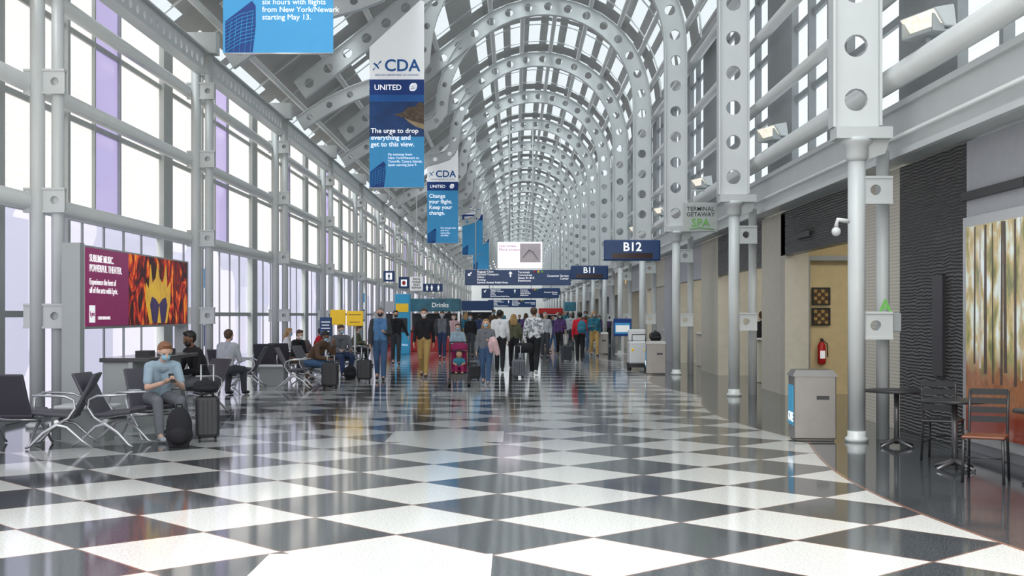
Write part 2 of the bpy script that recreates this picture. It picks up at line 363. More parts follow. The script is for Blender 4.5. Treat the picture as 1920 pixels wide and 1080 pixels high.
struct(MB().box(5.68,17.9,0,10.2,18.05,3.74).obj('wall_right',BEIGE))
struct(MB().box(5.5,25.5,0,5.98,25.88,3.7).obj('trim_%d'%t,BEIGE)); t+=1
struct(MB().box(6.0,25.7,0,6.06,25.88,2.75).box(6.0,25.7,2.75,7.2,25.88,2.85).obj('trim_%d'%t,STEELD)); t+=1
for yy in (19.5,23.5,29.5,32,38.5,41,47,50,58):  # added emissive panels that brighten the shop interiors
    c=tag(MB().box(-.5,-.5,-.02,.5,.5,.02).obj('fill_panel',FILLW),'added square glowing fill panel brightening the shop entry','fill light','added shop fill panels'); c.location=(7.2,yy,3.715)
mb=MB().box(-9,END-.5,0,12,END-.3,8.6,0)
for i in range(12):
    x=-8+i*1.3; mb.box(x,END-.45,8.6,x+1.2,END-.4,13,1)
struct(mb.obj('wall_end',[STEELD,SKYG]))
# ---------------------------------------------------------------- perforated plates
def perf(mb,path,w,th,L,r,skew=True,m=0,fl=.1):
    pts=[Vector((a,b)) for a,b in path]; cum=[0]
    for i in range(1,len(pts)): cum.append(cum[-1]+(pts[i]-pts[i-1]).length)
    tot=cum[-1]; n=max(1,round(tot/L)); L=tot/n
    def at(s,v):
        s=max(0,min(tot-1e-6,s)); i=0
        while cum[i+1]<s: i+=1
        t_=(s-cum[i])/(cum[i+1]-cum[i]); p=pts[i].lerp(pts[i+1],t_)
        def nrm(j):
            a=pts[max(j-1,0)];b=pts[min(j+1,len(pts)-1)]; d=(b-a).normalized(); return Vector((-d.y,d.x))
        nn=nrm(i).lerp(nrm(i+1),t_).normalized(); q=p+nn*v
        return q
    def V(q,y): return (q.x,y+((4.4-q.x)*.18 if skew else 0),q.y)
    c=math.atan2(w,L); ang=[]
    for a in (0,c/2,c,(c+math.pi/2)/2): ang.append(a)
    ang+= [math.pi/2]+[math.pi-a for a in reversed(ang[1:])]; ang+= [a+math.pi for a in ang]; N=len(ang)
    for k in range(n):
        s0=(k+.5)*L; inn=[];out=[]
        for a in ang:
            ca,sa=math.cos(a),math.sin(a); inn.append(at(s0+r*ca,r*sa))
            kf=min(L/2/max(abs(ca),1e-6),w/2/max(abs(sa),1e-6)); out.append(at(s0+kf*ca,kf*sa))
        vs=[V(q,-th/2) for q in inn]+[V(q,-th/2) for q in out]+[V(q,th/2) for q in inn]+[V(q,th/2) for q in out]; fs=[]
        for i in range(N):
            j=(i+1)%N; fs+= [(i,j,N+j,N+i),(2*N+i,3*N+i,3*N+j,2*N+j),(i,2*N+i,2*N+j,j)]
        mb.add(vs,fs,m)
    ns=max(2,int(tot/.45))
    for sgn in (-1,1):
        vs=[];fs=[]
        for i in range(ns+1):
            s=tot*i/ns
            for v,y in ((w/2,-th/2-fl/2),(w/2+.03,-th/2-fl/2),(w/2+.03,th/2+fl/2),(w/2,th/2+fl/2)): vs.append(V(at(s,v*sgn),y))
        for i in range(ns):
            for j in range(4): fs.append((i*4+j,i*4+(j+1)%4,i*4+4+(j+1)%4,i*4+4+j))
        fs+= [(0,1,2,3),(ns*4+3,ns*4+2,ns*4+1,ns*4)]
        mb.add(vs,fs,m)
RR=3.5
tp=vp(amax,RR)
path=[(4.4,4.06),(4.4,6),(4.4,8.0)]+[vp(math.radians(a),RR) for a in range(0,127,6)]
e=(tp[0]-5.05,tp[1]-5.05*.7265)
path+= [(tp[0]+(e[0]-tp[0])*i/5,tp[1]+(e[1]-tp[1])*i/5) for i in range(1,6)]
rib_main=MB(); perf(rib_main,path,.54,.1,.71,.145,fl=.16)
mb2=MB()
p2=[vp(math.radians(a),RR) for a in range(138,181,6)]
for i in range(1,13):
    u=i/12; A,B_,C_,D_=Vector((-2.6,8.95)),Vector((-2.6,8.0)),Vector((-4.0,8.7)),Vector((-6.2,7.15))
    q=A*(1-u)**3+B_*3*u*(1-u)**2+C_*3*u*u*(1-u)+D_*u**3; p2.append((q.x,q.y))
perf(mb2,p2,.38,.08,.68,.095,fl=.12)
rib=thing('arch_rib','pale grey perforated steel arch rib spanning the hall vault','arch rib',(0,16.2,0),group='steel vault ribs')
rib_main.obj('curved_girder',STEEL,rib); mb2.obj('lower_chord',STEEL,rib)
for i in range(1,20): dup(rib,loc=(0,16.2+BAY*i,0))
def pcol():
    c=thing('column','twin-pipe pale grey steel column with bolted brackets and capital','column',(4.42,16.2,0),group='twin-pipe columns beside the shops')
    MB().tube([(0,0,0),(0,0,3.78)],.112,18).obj('pipe',STEEL,c)
    MB().tube([(.44,0.35,0),(.44,.35,3.8)],.085,16).obj('pipe',STEEL,c)
    MB().lathe((0,0,0),[(.15,0),(.15,.05),(.118,.07),(.118,.14)],18).obj('base_collar',STEEL,c)
    MB().lathe((0,0,3.62),[(.118,0),(.15,.05),(.15,.2),(.2,.24),(.2,.3)],18).box(-.3,-.17,3.9,.42,.17,4.05).poly([(.06,3.62),(.36,3.72),(.42,3.9),(.06,3.9)],-.03,.03).obj('capital',STEEL,c)
    for h in (1.5,3.25):
        m_=MB(); perf(m_,[(.02,h),(.46,h)],.30,.06,.44,.07,skew=False,fl=.03); m_.obj('bracket',STEEL,c)
    return c
c0=pcol()
for i in range(1,20): dup(c0,loc=(4.42,16.2+BAY*i,0))
c=thing('column','tall pale grey twin-pipe steel column against the glass wall','column',(-6.8,18.2,0),group='twin-pipe columns along the glass wall')
MB().tube([(-.13,0,0),(-.13,0,7.35)],.105,16).obj('pipe',STEEL,c)
MB().tube([(.13,.1,0),(.13,.1,7.35)],.09,16).obj('pipe',STEEL,c)
MB().lathe((-.13,0,0),[(.16,0),(.16,.05),(.11,.07)],16).obj('base_collar',STEEL,c)
MB().box(-.34,-.15,7.3,.34,.2,7.75).obj('capital',STEEL,c)
for h in (1.62,3.3,5.02,6.5):
    m_=MB(); perf(m_,[(-.32,h),(.28,h)],.30,.08,.32,.06,skew=False,fl=.04); m_.obj('bracket',STEEL,c)
for i in range(1,20): dup(c,loc=(-6.8,18.2+BAY*i,0))
mb=MB(); perf(mb,[(0,7.09),(8.78,7.09)],.44,.08,.42,.09,skew=False,fl=.18)
g0=mb.obj('eave_girder',STEEL,loc=(-6.75,18.34-BAY,0),rz=math.pi/2); tag(g0,'perforated grey steel eave girder between wall columns','girder','eave girders')
for i in range(1,16): dup(g0,loc=(-6.75,18.34+BAY*(i-1),0))
# ---------------------------------------------------------------- flood lamps
f0=thing('flood_lamp','boxy grey flood lamp with warm glowing lens on a bracket','lamp',(4.95,15.0,4.87),rz=.3,group='flood lamps on the wall tube')
MB().tube([(0,.0,0),(0,0,.12)],.03,8).box(-.16,-.3,.1,.16,.3,.13).box(-.16,-.31,.1,.0,-.29,.3).box(-.16,.29,.1,.0,.31,.3).obj('bracket',STEELD,f0)
MB().add([(-.02,-.36,.16),(.14,-.36,.16),(.14,.36,.16),(-.02,.36,.16),(-.16,-.36,.36),(.10,-.36,.42),(.10,.36,.42),(-.16,.36,.36)],[(0,3,2,1),(4,5,6,7),(0,1,5,4),(1,2,6,5),(2,3,7,6),(3,0,4,7)]).obj('housing',STEEL,f0,bev=.015)
MB().add([(-.050,-.32,.19),(-.050,.32,.19),(-.165,.32,.345),(-.165,-.32,.345),(-.03,-.32,.19),(-.03,.32,.19),(-.14,.32,.345),(-.14,-.32,.345)],[(0,3,2,1),(4,5,6,7),(0,1,5,4),(1,2,6,5),(2,3,7,6),(3,0,4,7)]).obj('lens',LAMP,f0)
for i in range(1,8): dup(f0,loc=(4.95,15.0+9.05*i,4.87))
# ---------------------------------------------------------------- banners
def boardpx(name,label,cat,x0,y0,x1,y1,d,group=None):
    a=P(x0,y1,d);b=P(x1,y0,d); t_=thing(name,label,cat,((a.x+b.x)/2,d,a.z),group=group)
    return t_,b.x-a.x,b.z-a.z
def plane_logo(parent,cx,cz,s,mat,y):
    MB().poly([(cx-.5*s,cz-.5*s),(cx-.1*s,cz-.15*s),(cx-.45*s,cz+.2*s),(cx-.3*s,cz+.28*s),(cx+.05*s,cz+.05*s),(cx+.35*s,cz+.5*s),(cx+.5*s,cz+.5*s),(cx+.48*s,cz+.35*s),(cx+.05*s,cz-.0*s),(cx+.25*s,cz-.35*s),(cx+.15*s,cz-.45*s),(cx-.1*s,cz-.15*s),(cx-.4*s,cz-.6*s)],y,y+.004).obj('aircraft_emblem',mat,parent)
def globe(parent,cx,cz,r,mat,y):
    m_=MB()
    for i in range(-3,4):
        q=[]
        for k in range(-6,7):
            u=k/6*.95; q.append((cx+r*math.sin(i*.28)*math.sqrt(max(0,1-u*u))*1.2+u*r*.2,y,cz+u*r))
        m_.tube(q,r*.07,4)
    m_.tube([(cx-r*.9,y,cz-r*.2),(cx+r*.9,y,cz+r*.2)],r*.07,4).tube([(cx-r*.8,y,cz+r*.3),(cx+r*.8,y,cz+r*.6)],r*.07,4)
    m_.obj('globe_emblem',mat,parent)
def tower(parent,x0,x1,z0,z1,y):
    m_=MB(); w_=x1-x0; m_.poly([(x0,z0),(x1-w_*.1,z0),(x1,z0+(z1-z0)*.5),(x1,z0+(z1-z0)*.9),(x1-w_*.12,z1),(x1-w_*.45,z0+(z1-z0)*.85),(x0,z0+(z1-z0)*.6)],y,y+.004,0)
    for i in range(9):
        zz=z0+(z1-z0)*.07*i; m_.tube([(x0,y-.003,zz),(x0+w_*.5,y-.003,zz+w_*.3),(x1-w_*.04,y-.003,zz+w_*.42)],w_*.014,4,1)
    for i in range(5):
        xx=x0+w_*(.1+.18*i); m_.tube([(xx,y-.003,z0),(xx+w_*.1,y-.003,z0+(z1-z0)*(.6+.05*i))],w_*.01,4,1)
    m_.obj('tower_picture',[UBLUE,SKYB],parent)
def banner(x,y,zb,label,H=5.15,kind=0,tw=.42,th=.72):
    b=thing('hanging_banner',label,'banner',(x,y,zb),group='vertical banners under the roof girders')
    W_=.75
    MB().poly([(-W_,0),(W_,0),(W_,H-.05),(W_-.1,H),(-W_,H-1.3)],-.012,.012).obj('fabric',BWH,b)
    MB().tube([(-W_,0,0),(W_,0,0)],.02,8).obj('bottom_rod',ALU,b)
    MB().tube([(-W_+.1,0,H-1.22),(-W_+.1,0,H-.2)],.008,6).obj('suspension_cable',ALU,b)
    MB().tube([(W_-.1,0,H-.02),(W_-.1,0,H+.35)],.008,6).obj('suspension_cable',ALU,b)
    MB().box(-W_,-.016,2.55,W_,-.013,2.97).obj('colour_band',UBLUE,b)
    text(b,'UNITED',.21,SIGNW,(-.62,-.02,2.68),bold=.002); globe(b,.45,2.76,.11,SIGNW,-.02)
    text(b,'CDA',.46,CDAB,(-.34,-.018,3.20),bold=.008); plane_logo(b,-.54,3.36,.24,CDAB,-.018)
    text(b,'CHICAGO DEPARTMENT OF AVIATION',.068,CDAB,(0,-.018,3.07),align='CENTER')
    tower(b,-W_+.02,-W_+.02+tw,.01,th,-.022)
    return b
d=34.4; s_=F/d
b=banner((744-CX)/s_,d,CH+(CY-352)/s_,'tall blue airline banner with coastal picture hanging from roof girder')
MB().box(-.75,-.016,0,.75,-.013,1.4).obj('colour_field',SKYB,b)
MB().box(-.75,-.016,1.4,.75,-.013,2.55).obj('sea_picture',DKB,b)
MB().poly([(.75,1.72),(.75,2.30),(.62,2.36),(.5,2.22),(.3,2.2),(.15,2.06),(-.1,2.0),(.2,1.92),(.45,1.80)],-.02,-.017).obj('cliff_picture',ROCK,b)
MB().poly([(.75,1.60),(.75,1.74),(.45,1.82),(.2,1.92),(.35,1.78),(.55,1.66)],-.022,-.019).obj('beach_picture',SANDM,b)
MB().box(-.75,-.019,2.36,.75,-.0165,2.55).obj('sky_picture',CDAB,b)
text(b,'The urge to drop\neverything and\nget to this view.',.185,SIGNW,(-.71,-.026,1.50),bold=.002,sp=1.0)
text(b,'Fly nonstop from\nNew York/Newark to\nTenerife, Canary Islands,\nSpain starting June 9.',.095,SIGNW,(-.24,-.026,.88),sp=1.0)
d=60.7; s_=F/d
b=banner((830-CX)/s_,d,CH+(CY-456)/s_,'tall sky blue airline banner with white slogan hanging from roof girder')
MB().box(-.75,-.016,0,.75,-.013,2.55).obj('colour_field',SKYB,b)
text(b,'Change\nyour flight.\nKeep your\nchange.',.26,SIGNW,(-.66,-.026,2.2),bold=.003,sp=1.05)
text(b,'No change fees\nand free\nsame-day\nstandby.',.12,SIGNW,(-.1,-.026,.70),sp=1.0)
d=17.3; s_=F/d
b=banner((522-CX)/s_,d,CH+(CY-100)/s_,'large sky blue airline banner with white text above the seats')
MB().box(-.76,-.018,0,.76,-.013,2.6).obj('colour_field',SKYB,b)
text(b,'six hours with flights\nfrom New York/Newark\nstarting May 13.',.105,SIGNW,(-.22,-.026,.67),sp=1.0)
for (px,py,dd) in ((886,478,92),(902,505,118)):
    s_=F/dd; b=banner((px-CX)/s_,dd,CH+(CY-py)/s_,'distant tall blue and white banner under the vault',H=4.2); MB().box(-.75,-.016,0,.75,-.013,2.55).obj('colour_field',SKYB,b)
# ---------------------------------------------------------------- hanging signs
def hang(parent,xs,z0,z1,r=.02):
    for x in xs: MB().tube([(x,0,z0),(x,0,z1)],r,6).obj('suspension_rod',STEEL,parent)
def gate(px0,py0,px1,py1,d,txt_):
    b,W_,H_=boardpx('gate_sign','blue gate number sign %s with dark display strip'%txt_,'sign',px0,py0,px1,py1,d,group='gate number signs')
    MB().box(-W_/2,-.1,0,W_/2,.1,H_).obj('panel',NAVY,b,bev=.04)
    text(b,txt_,H_*.58,SIGNW,(0,-.105,H_*.47),align='CENTER',bold=.006)
    MB().box(-W_*.36,-.112,H_*.1,W_*.36,-.1,H_*.36).obj('display_strip',LEDB,b)
    MB().tube([(W_/2,0,H_/2),(4.15-b.location.x-.0,0,H_/2)],.04,8).obj('support_arm',STEEL,b)
gate(1132,450,1238,489,36.9,'B12'); gate(1070,498,1140,524,56,'B11'); gate(1014,540,1050,552,88,'B10')
def dirsign(x0,y0,x1,y1,d,full=True):
    b,W_,H_=boardpx('wayfinding_sign','long navy overhead direction sign with white arrows and text','sign',x0,y0,x1,y1,d,group='overhead direction signs')
    MB().box(-W_/2,-.08,0,W_/2,.08,H_).obj('panel',NAVY,b,bev=.02)
    hang(b,(-W_*.4,W_*.4),H_,H_+5.5)
    def arrow(cx,cz,s,a):
        pts=[(0,.5),(.38,.1),(.12,.1),(.12,-.5),(-.12,-.5),(-.12,.1),(-.38,.1)]
        MB().poly([(cx+s*(p*math.cos(a)-q*math.sin(a)),cz+s*(p*math.sin(a)+q*math.cos(a))) for p,q in pts],-.095,-.085).obj('arrow',SIGNW,b)
    arrow(-W_*.455,H_*.72,H_*.32,math.radians(135)); arrow(-W_*.07,H_*.72,H_*.36,0)
    k=H_*.2
    text(b,'Baggage Claim\nGround Transport\nHilton\nParking\nService Animal Relief Area',k*.92,SIGNW,(-W_*.385,-.088,H_*.82),bold=.001)
    text(b,'Terminals\nConcourses\nGates B1-B10\nRestrooms',k*.95,SIGNW,(W_*.0,-.088,H_*.78),bold=.001)
    text(b,'Customer Service\nCenter',k*.95,SIGNW,(W_*.48,-.088,H_*.55),align='RIGHT',bold=.001)
    for i,mm in enumerate((RED,YSG,GRN)): MB().sph((W_*.16+i*k*1.2,-.085,H_*.87),(k*.38,.01,k*.38),0,10,6).obj('terminal_symbol',mm,b)
dirsign(872,506,1070,535,49); dirsign(903,541,1048,559,70); dirsign(915,562,1005,576,92)
b,W_,H_=boardpx('advertising_screen','white lit advertising screen hung on two long rods','screen',932,453,1018,505,54)
MB().box(-W_/2,-.06,0,W_/2,.1,H_).obj('housing',ALU,b,bev=.02); MB().box(-W_/2+.04,-.068,.04,W_/2-.04,-.06,H_-.04).obj('display',SCRW,b)
text(b,'Less stress.\nMore stretch.',.17,PLUM,(-W_*.46,-.075,H_*.80))
MB().box(0,-.074,H_*.25,W_*.45,-.069,H_*.93).obj('picture',PICG,b)
MB().tube([(W_*.06,-.08,H_*.42),(W_*.2,-.08,H_*.70),(W_*.28,-.08,H_*.62),(W_*.40,-.08,H_*.34)],[.04,.07,.06,.03],8,flat=.2).obj('stretching_leg_picture',cCHA,b)
hang(b,(-W_*.23,W_*.28),H_,H_+5.2,.035)
b,W_,H_=boardpx('spa_sign','square frosted pale grey hanging spa sign with green lettering','sign',1280,380,1346,435,31)
MB().box(-W_/2,-.04,0,W_/2,.04,H_).obj('panel',M('frosted_grey',(.54,.58,.56),.3),b,bev=.02)
text(b,'TERMINAL\nGETAWAY',.145,DARKW,(0,-.045,H_*.72),align='CENTER',bold=.001)
text(b,'SPA',.28,GRN,(0,-.05,H_*.19),align='CENTER',bold=.002); MB().tube([(-W_*.3,-.05,H_*.1),(0,-.05,H_*.15),(W_*.38,-.05,H_*.08)],.012,6).obj('green_swoosh',GRN,b)
MB().tube([(-.2,0,H_),(-.2,0,H_+.3),(.1,0,H_+.3)],.02,6).obj('support_arm',STEEL,b)
def small(x0,y0,x1,y1,d,s,mat,tm,label,sc_=.3,rod=4.0):
    b,W_,H_=boardpx('hanging_sign',label,'sign',x0,y0,x1,y1,d)
    MB().box(-W_/2,-.05,0,W_/2,.05,H_).obj('panel',mat,b,bev=.02)
    if s: text(b,s,H_*sc_,tm,(0,-.06,H_*.76),align='CENTER',bold=.002)
    if rod: hang(b,(0,),H_,H_+rod)
    return b,W_,H_
def man_icon(b,cx,z,h,mat,y=-.06):
    MB().sph((cx,y,z+h*.88),(h*.11,.01,h*.11),0,8,6).box(cx-h*.17,y-.005,z+h*.38,cx+h*.17,y+.005,z+h*.73).box(cx-h*.12,y-.005,z,cx-h*.02,y+.005,z+h*.38).box(cx+h*.02,y-.005,z,cx+h*.12,y+.005,z+h*.38).obj('person_symbol',mat,b)
b,W_,H_=small(719,508,740,528,52,'',NAVY,SIGNW,'small square blue pictogram sign hanging by the windows'); MB().box(-.13,-.062,.08,.13,-.056,.36).obj('white_symbol_field',SIGNW,b); man_icon(b,0,.1,.24,NAVY,-.066)
b,W_,H_=small(748,519,767,541,56,'',NAVY,SIGNW,'small square blue pictogram sign hanging near kiosk'); MB().box(-.13,-.062,.1,.13,-.056,.4).obj('white_symbol_field',SIGNW,b); MB().sph((0,-.064,.25),(.08,.01,.1),0,10,6).obj('heart_symbol',RED,b)
small(769,519,793,545,60,'SHOE\nSHINE\nAND\nREPAIR',BWH,BLK,'white shoe shine and repair hanging sign',.22)
b,W_,H_=small(793,532,830,547,66,'',NAVY,SIGNW,'blue restroom symbol sign hanging')
for q in (-.3,-.05,.3): man_icon(b,q,.06,.3,SIGNW)
# ---------------------------------------------------------------- left billboard
bb=thing('billboard','grey-framed billboard with magenta text panel and fiery stage picture','billboard',(-6.0,17.1,0))
MB().box(-.16,-.06,0,.09,.12,2.62).obj('post',STEELD,bb); MB().box(-.12,5.45,0,.09,5.6,2.60).obj('post',STEELD,bb)
MB().box(-.1,.1,1.44,.1,5.5,2.60).obj('frame',STEELD,bb,bev=.01)
MB().box(.10,.12,1.48,.115,2.0,2.57).obj('magenta_panel',MAG,bb)
MB().box(.10,2.0,1.48,.115,5.42,2.57).obj('flame_picture',FLAME,bb)
def side(pts,x0,x1,m=0):
    mb=MB(); n=len(pts); vs=[(x0,a,b_) for a,b_ in pts]+[(x1,a,b_) for a,b_ in pts]
    return mb.add(vs,[list(range(n)),list(reversed(range(n,2*n)))]+[(i,(i+1)%n,n+(i+1)%n,n+i) for i in range(n)],m)
cr=[(3.1,1.5),(2.85,1.9),(2.9,2.15),(3.05,2.05),(3.15,2.45),(3.25,2.15),(3.45,2.25),(3.55,2.55),(3.65,2.25),(3.85,2.15),(4.05,2.48),(4.1,2.08),(4.3,2.2),(4.3,1.9),(4.1,1.5)]
side(cr,.116,.122).obj('crown_picture',ORN,bb)
side([(3.25,1.5),(3.1,1.8),(3.2,1.93),(3.4,1.9),(3.6,1.8),(3.8,1.9),(4.0,1.93),(4.1,1.8),(3.95,1.5)],.123,.128).obj('mask_picture',PUR2,bb)
side([(3.5,1.5),(3.6,1.78),(3.7,1.5)],.129,.133).obj('pale_figure_picture',ORN,bb)
text(bb,'SUBLIME MUSIC.\nPOWERFUL THEATER.',.145,SIGNW,(.12,.24,2.38),rz=math.pi/2,bold=.001)
text(bb,'Experience the best of\nall of the arts with Lyric.',.125,SIGNW,(.12,.24,2.06),rz=math.pi/2)
MB().box(.116,.24,1.53,.12,.47,1.77).obj('logo_square',SIGNW,bb); text(bb,'Lyric',.10,MAG,(.123,.25,1.62),rz=math.pi/2); text(bb,'LYRICOPERA.ORG',.065,SIGNW,(.12,.6,1.57),rz=math.pi/2)
ct=thing('charging_counter','dark stone charging counter on grey cabinet beneath billboard','counter',(-5.35,17.4,0))
MB().box(-.35,0,0,.05,2.5,.98).obj('cabinet',STEELD,ct); MB().box(-.4,-.06,.98,.3,2.6,1.04).obj('countertop',M('dark_stone',(.07,.07,.075),.15),ct,bev=.01)
MB().box(.0,-.05,.55,.06,.9,.98).obj('end_panel',STEELD,ct)
for i in range(2):
    MB().box(-.1,.6+i*1.1,1.04,.1,.9+i*1.1,1.12).obj('power_outlet_box',BLK,ct)
# ---------------------------------------------------------------- airport chair
c=ch=thing('lounge_chair','dark grey leather airport seat with curved aluminium legs and armrests','chair',group='dark airport seats')
MB().add([(-.27,-.30,.42),(.27,-.30,.42),(.27,.2,.36),(-.27,.2,.36),(-.27,-.31,.47),(.27,-.31,.47),(.27,.2,.43),(-.27,.2,.43)],[(0,3,2,1),(4,5,6,7),(0,1,5,4),(1,2,6,5),(2,3,7,6),(3,0,4,7)],0,False).obj('seat',BLKL,c,bev=.025)
v=[];f=[]
prof=[(.15,.40),(.24,.56),(.33,.74),(.42,.92)]
for (y,z) in prof:
    for x in (-.26,.26):
        v.append((x,y,z)); v.append((x,y+.045,z-.01))
for i in range(3):
    a=i*4; f+=[(a,a+2,a+6,a+4),(a+1,a+5,a+7,a+3),(a,a+4,a+5,a+1),(a+2,a+3,a+7,a+6)]
f+=[(0,1,3,2),(12,14,15,13)]
MB().add(v,f).obj('backrest',BLKL,c,bev=.02)
for x in (-.30,.30):
    MB().tube([(x,-.36,.02),(x,-.30,.05),(x,-.16,.20),(x,-.0,.30),(x,.12,.27),(x,.30,.10),(x,.42,.02)],[.015,.018,.021,.025,.021,.018,.015],8).obj('leg',CHR,c)
    MB().tube([(x,.0,.30),(x,.14,.38),(x,.22,.50),(x,.2,.60),(x,.1,.645),(x,-.28,.66)],[.021,.019,.018,.018,.022,.017],8,flat=.8).obj('armrest',CHR,c)
MB().tube([(-.30,0,.33),(.30,0,.33)],.03,8).obj('beam',CHR,c)
L_=[(33,836,178),(114,838,-80),(216,836,84),(290,822,38),(425,735,170),(374,779,-40),(462,726,-85),(556,729,92),(588,722,75),(640,705,60),(500,712,180),(530,709,175),(600,698,80),(664,688,85)]
for i,(px,fy,r) in enumerate(L_):
    x,y=G(px,fy)
    if i==0: ch.location=(x,y,0); ch.rotation_euler[2]=math.radians(r)
    else: dup(ch,loc=(x,y,0),rz=math.radians(r))
def stable(px,fy,lab='low white side table with grey panel base between seats'):
    x,y=G(px,fy); t_=thing('side_table',lab,'table',(x,y,0),group='low tables between seats')
    MB().box(-.36,-.26,.42,.36,.26,.47).obj('tabletop',WHT,t_,bev=.02); MB().box(-.28,-.2,.0,.28,.2,.42).obj('panel_base',STEELD,t_)
stable(165,826); stable(512,722); stable(340,745)
# ---------------------------------------------------------------- luggage
def suitcase(px,fy,h=.55,mat=BLK,lab='black upright rolling suitcase with extended handle',rz=0,ext=.4,w_=.36):
    x,y=G(px,fy); s=thing('suitcase',lab,'suitcase',(x,y,0),rz)
    MB().box(-w_/2,-.12,.06,w_/2,.12,.06+h).obj('shell',mat,s,bev=.045)
    m_=MB()
    for i in range(5): m_.box(-w_/2+.04+i*(w_-.08)/4-.008,-.128,.12,-w_/2+.04+i*(w_-.08)/4+.008,-.118,h)
    m_.obj('ridges',cCHA,s)
    for a in (-1,1):
        for b_ in (-1,1): MB().tube([(a*(w_/2-.05)-.012,b_*.08,.03),(a*(w_/2-.05)+.012,b_*.08,.03)],.03,12).obj('wheel',BLK,s)
    MB().tube([(-.08,.1,h+.04),(-.08,.1,h+.06+ext),(.08,.1,h+.06+ext),(.08,.1,h+.04)],.012,8).obj('telescopic_handle',ALU if ext>.1 else BLK,s)
    MB().tube([(-.07,0,h+.06),(-.06,0,h+.09),(.06,0,h+.09),(.07,0,h+.06)],.013,8).obj('carry_handle',BLK,s)
    return s
suitcase(389,828,.53,BLK,'black ribbed rolling suitcase beside seated man',math.radians(15),w_=.3)
suitcase(619,729,.52,BLK,'black upright rolling suitcase beside seated traveller',0,.15)
suitcase(683,716,.48,BLK,'small black rolling suitcase standing on checkered floor',0,.3)
suitcase(972,709,.42,cGRY,'grey fabric rolling suitcase pulled by walking traveller',.2,.35,w_=.32)
suitcase(1062,678,.5,cCHA,'dark grey suitcase beside traveller in red',.2,.4)
suitcase(889,714,.32,BLK,'small black suitcase beside stroller',.2,.05,w_=.3)
def backpack(loc,rz=0,h=.46,mat=cBLK,lab='black backpack standing on floor'):
    s=thing('backpack',lab,'backpack',loc,rz)
    MB().sph((0,0,h*.5),(.16,.11,h*.5),0,16,10).sph((0,0,h*.3),(.17,.12,h*.3),0,16,10).box(-.12,-.07,.0,.12,.07,.1).obj('bag_body',mat,s,rem=.014)
    MB().sph((0,-.10,h*.3),(.115,.06,h*.22),0,14,8).obj('front_pocket',mat,s)
    for a in (-.08,.08): MB().tube([(a,.08,h*.85),(a*1.2,.17,h*.65),(a*1.3,.15,h*.3),(a*1.2,.08,h*.1)],.018,8,flat=.5).obj('shoulder_strap',mat,s)
    MB().tube([(-.04,.03,h*.96),(-.03,.03,h*1.05),(.03,.03,h*1.05),(.04,.03,h*.96)],.01,6).obj('top_handle',mat,s)
    return s
x,y=G(336,838); backpack((x,y,0),.2,.5)
x,y=G(389,828); backpack((x-.02,y,.64),.5,.16,cBLK,'small dark bag resting on top of suitcase')
x,y=G(657,710); backpack((x,y,0),.5,.35)
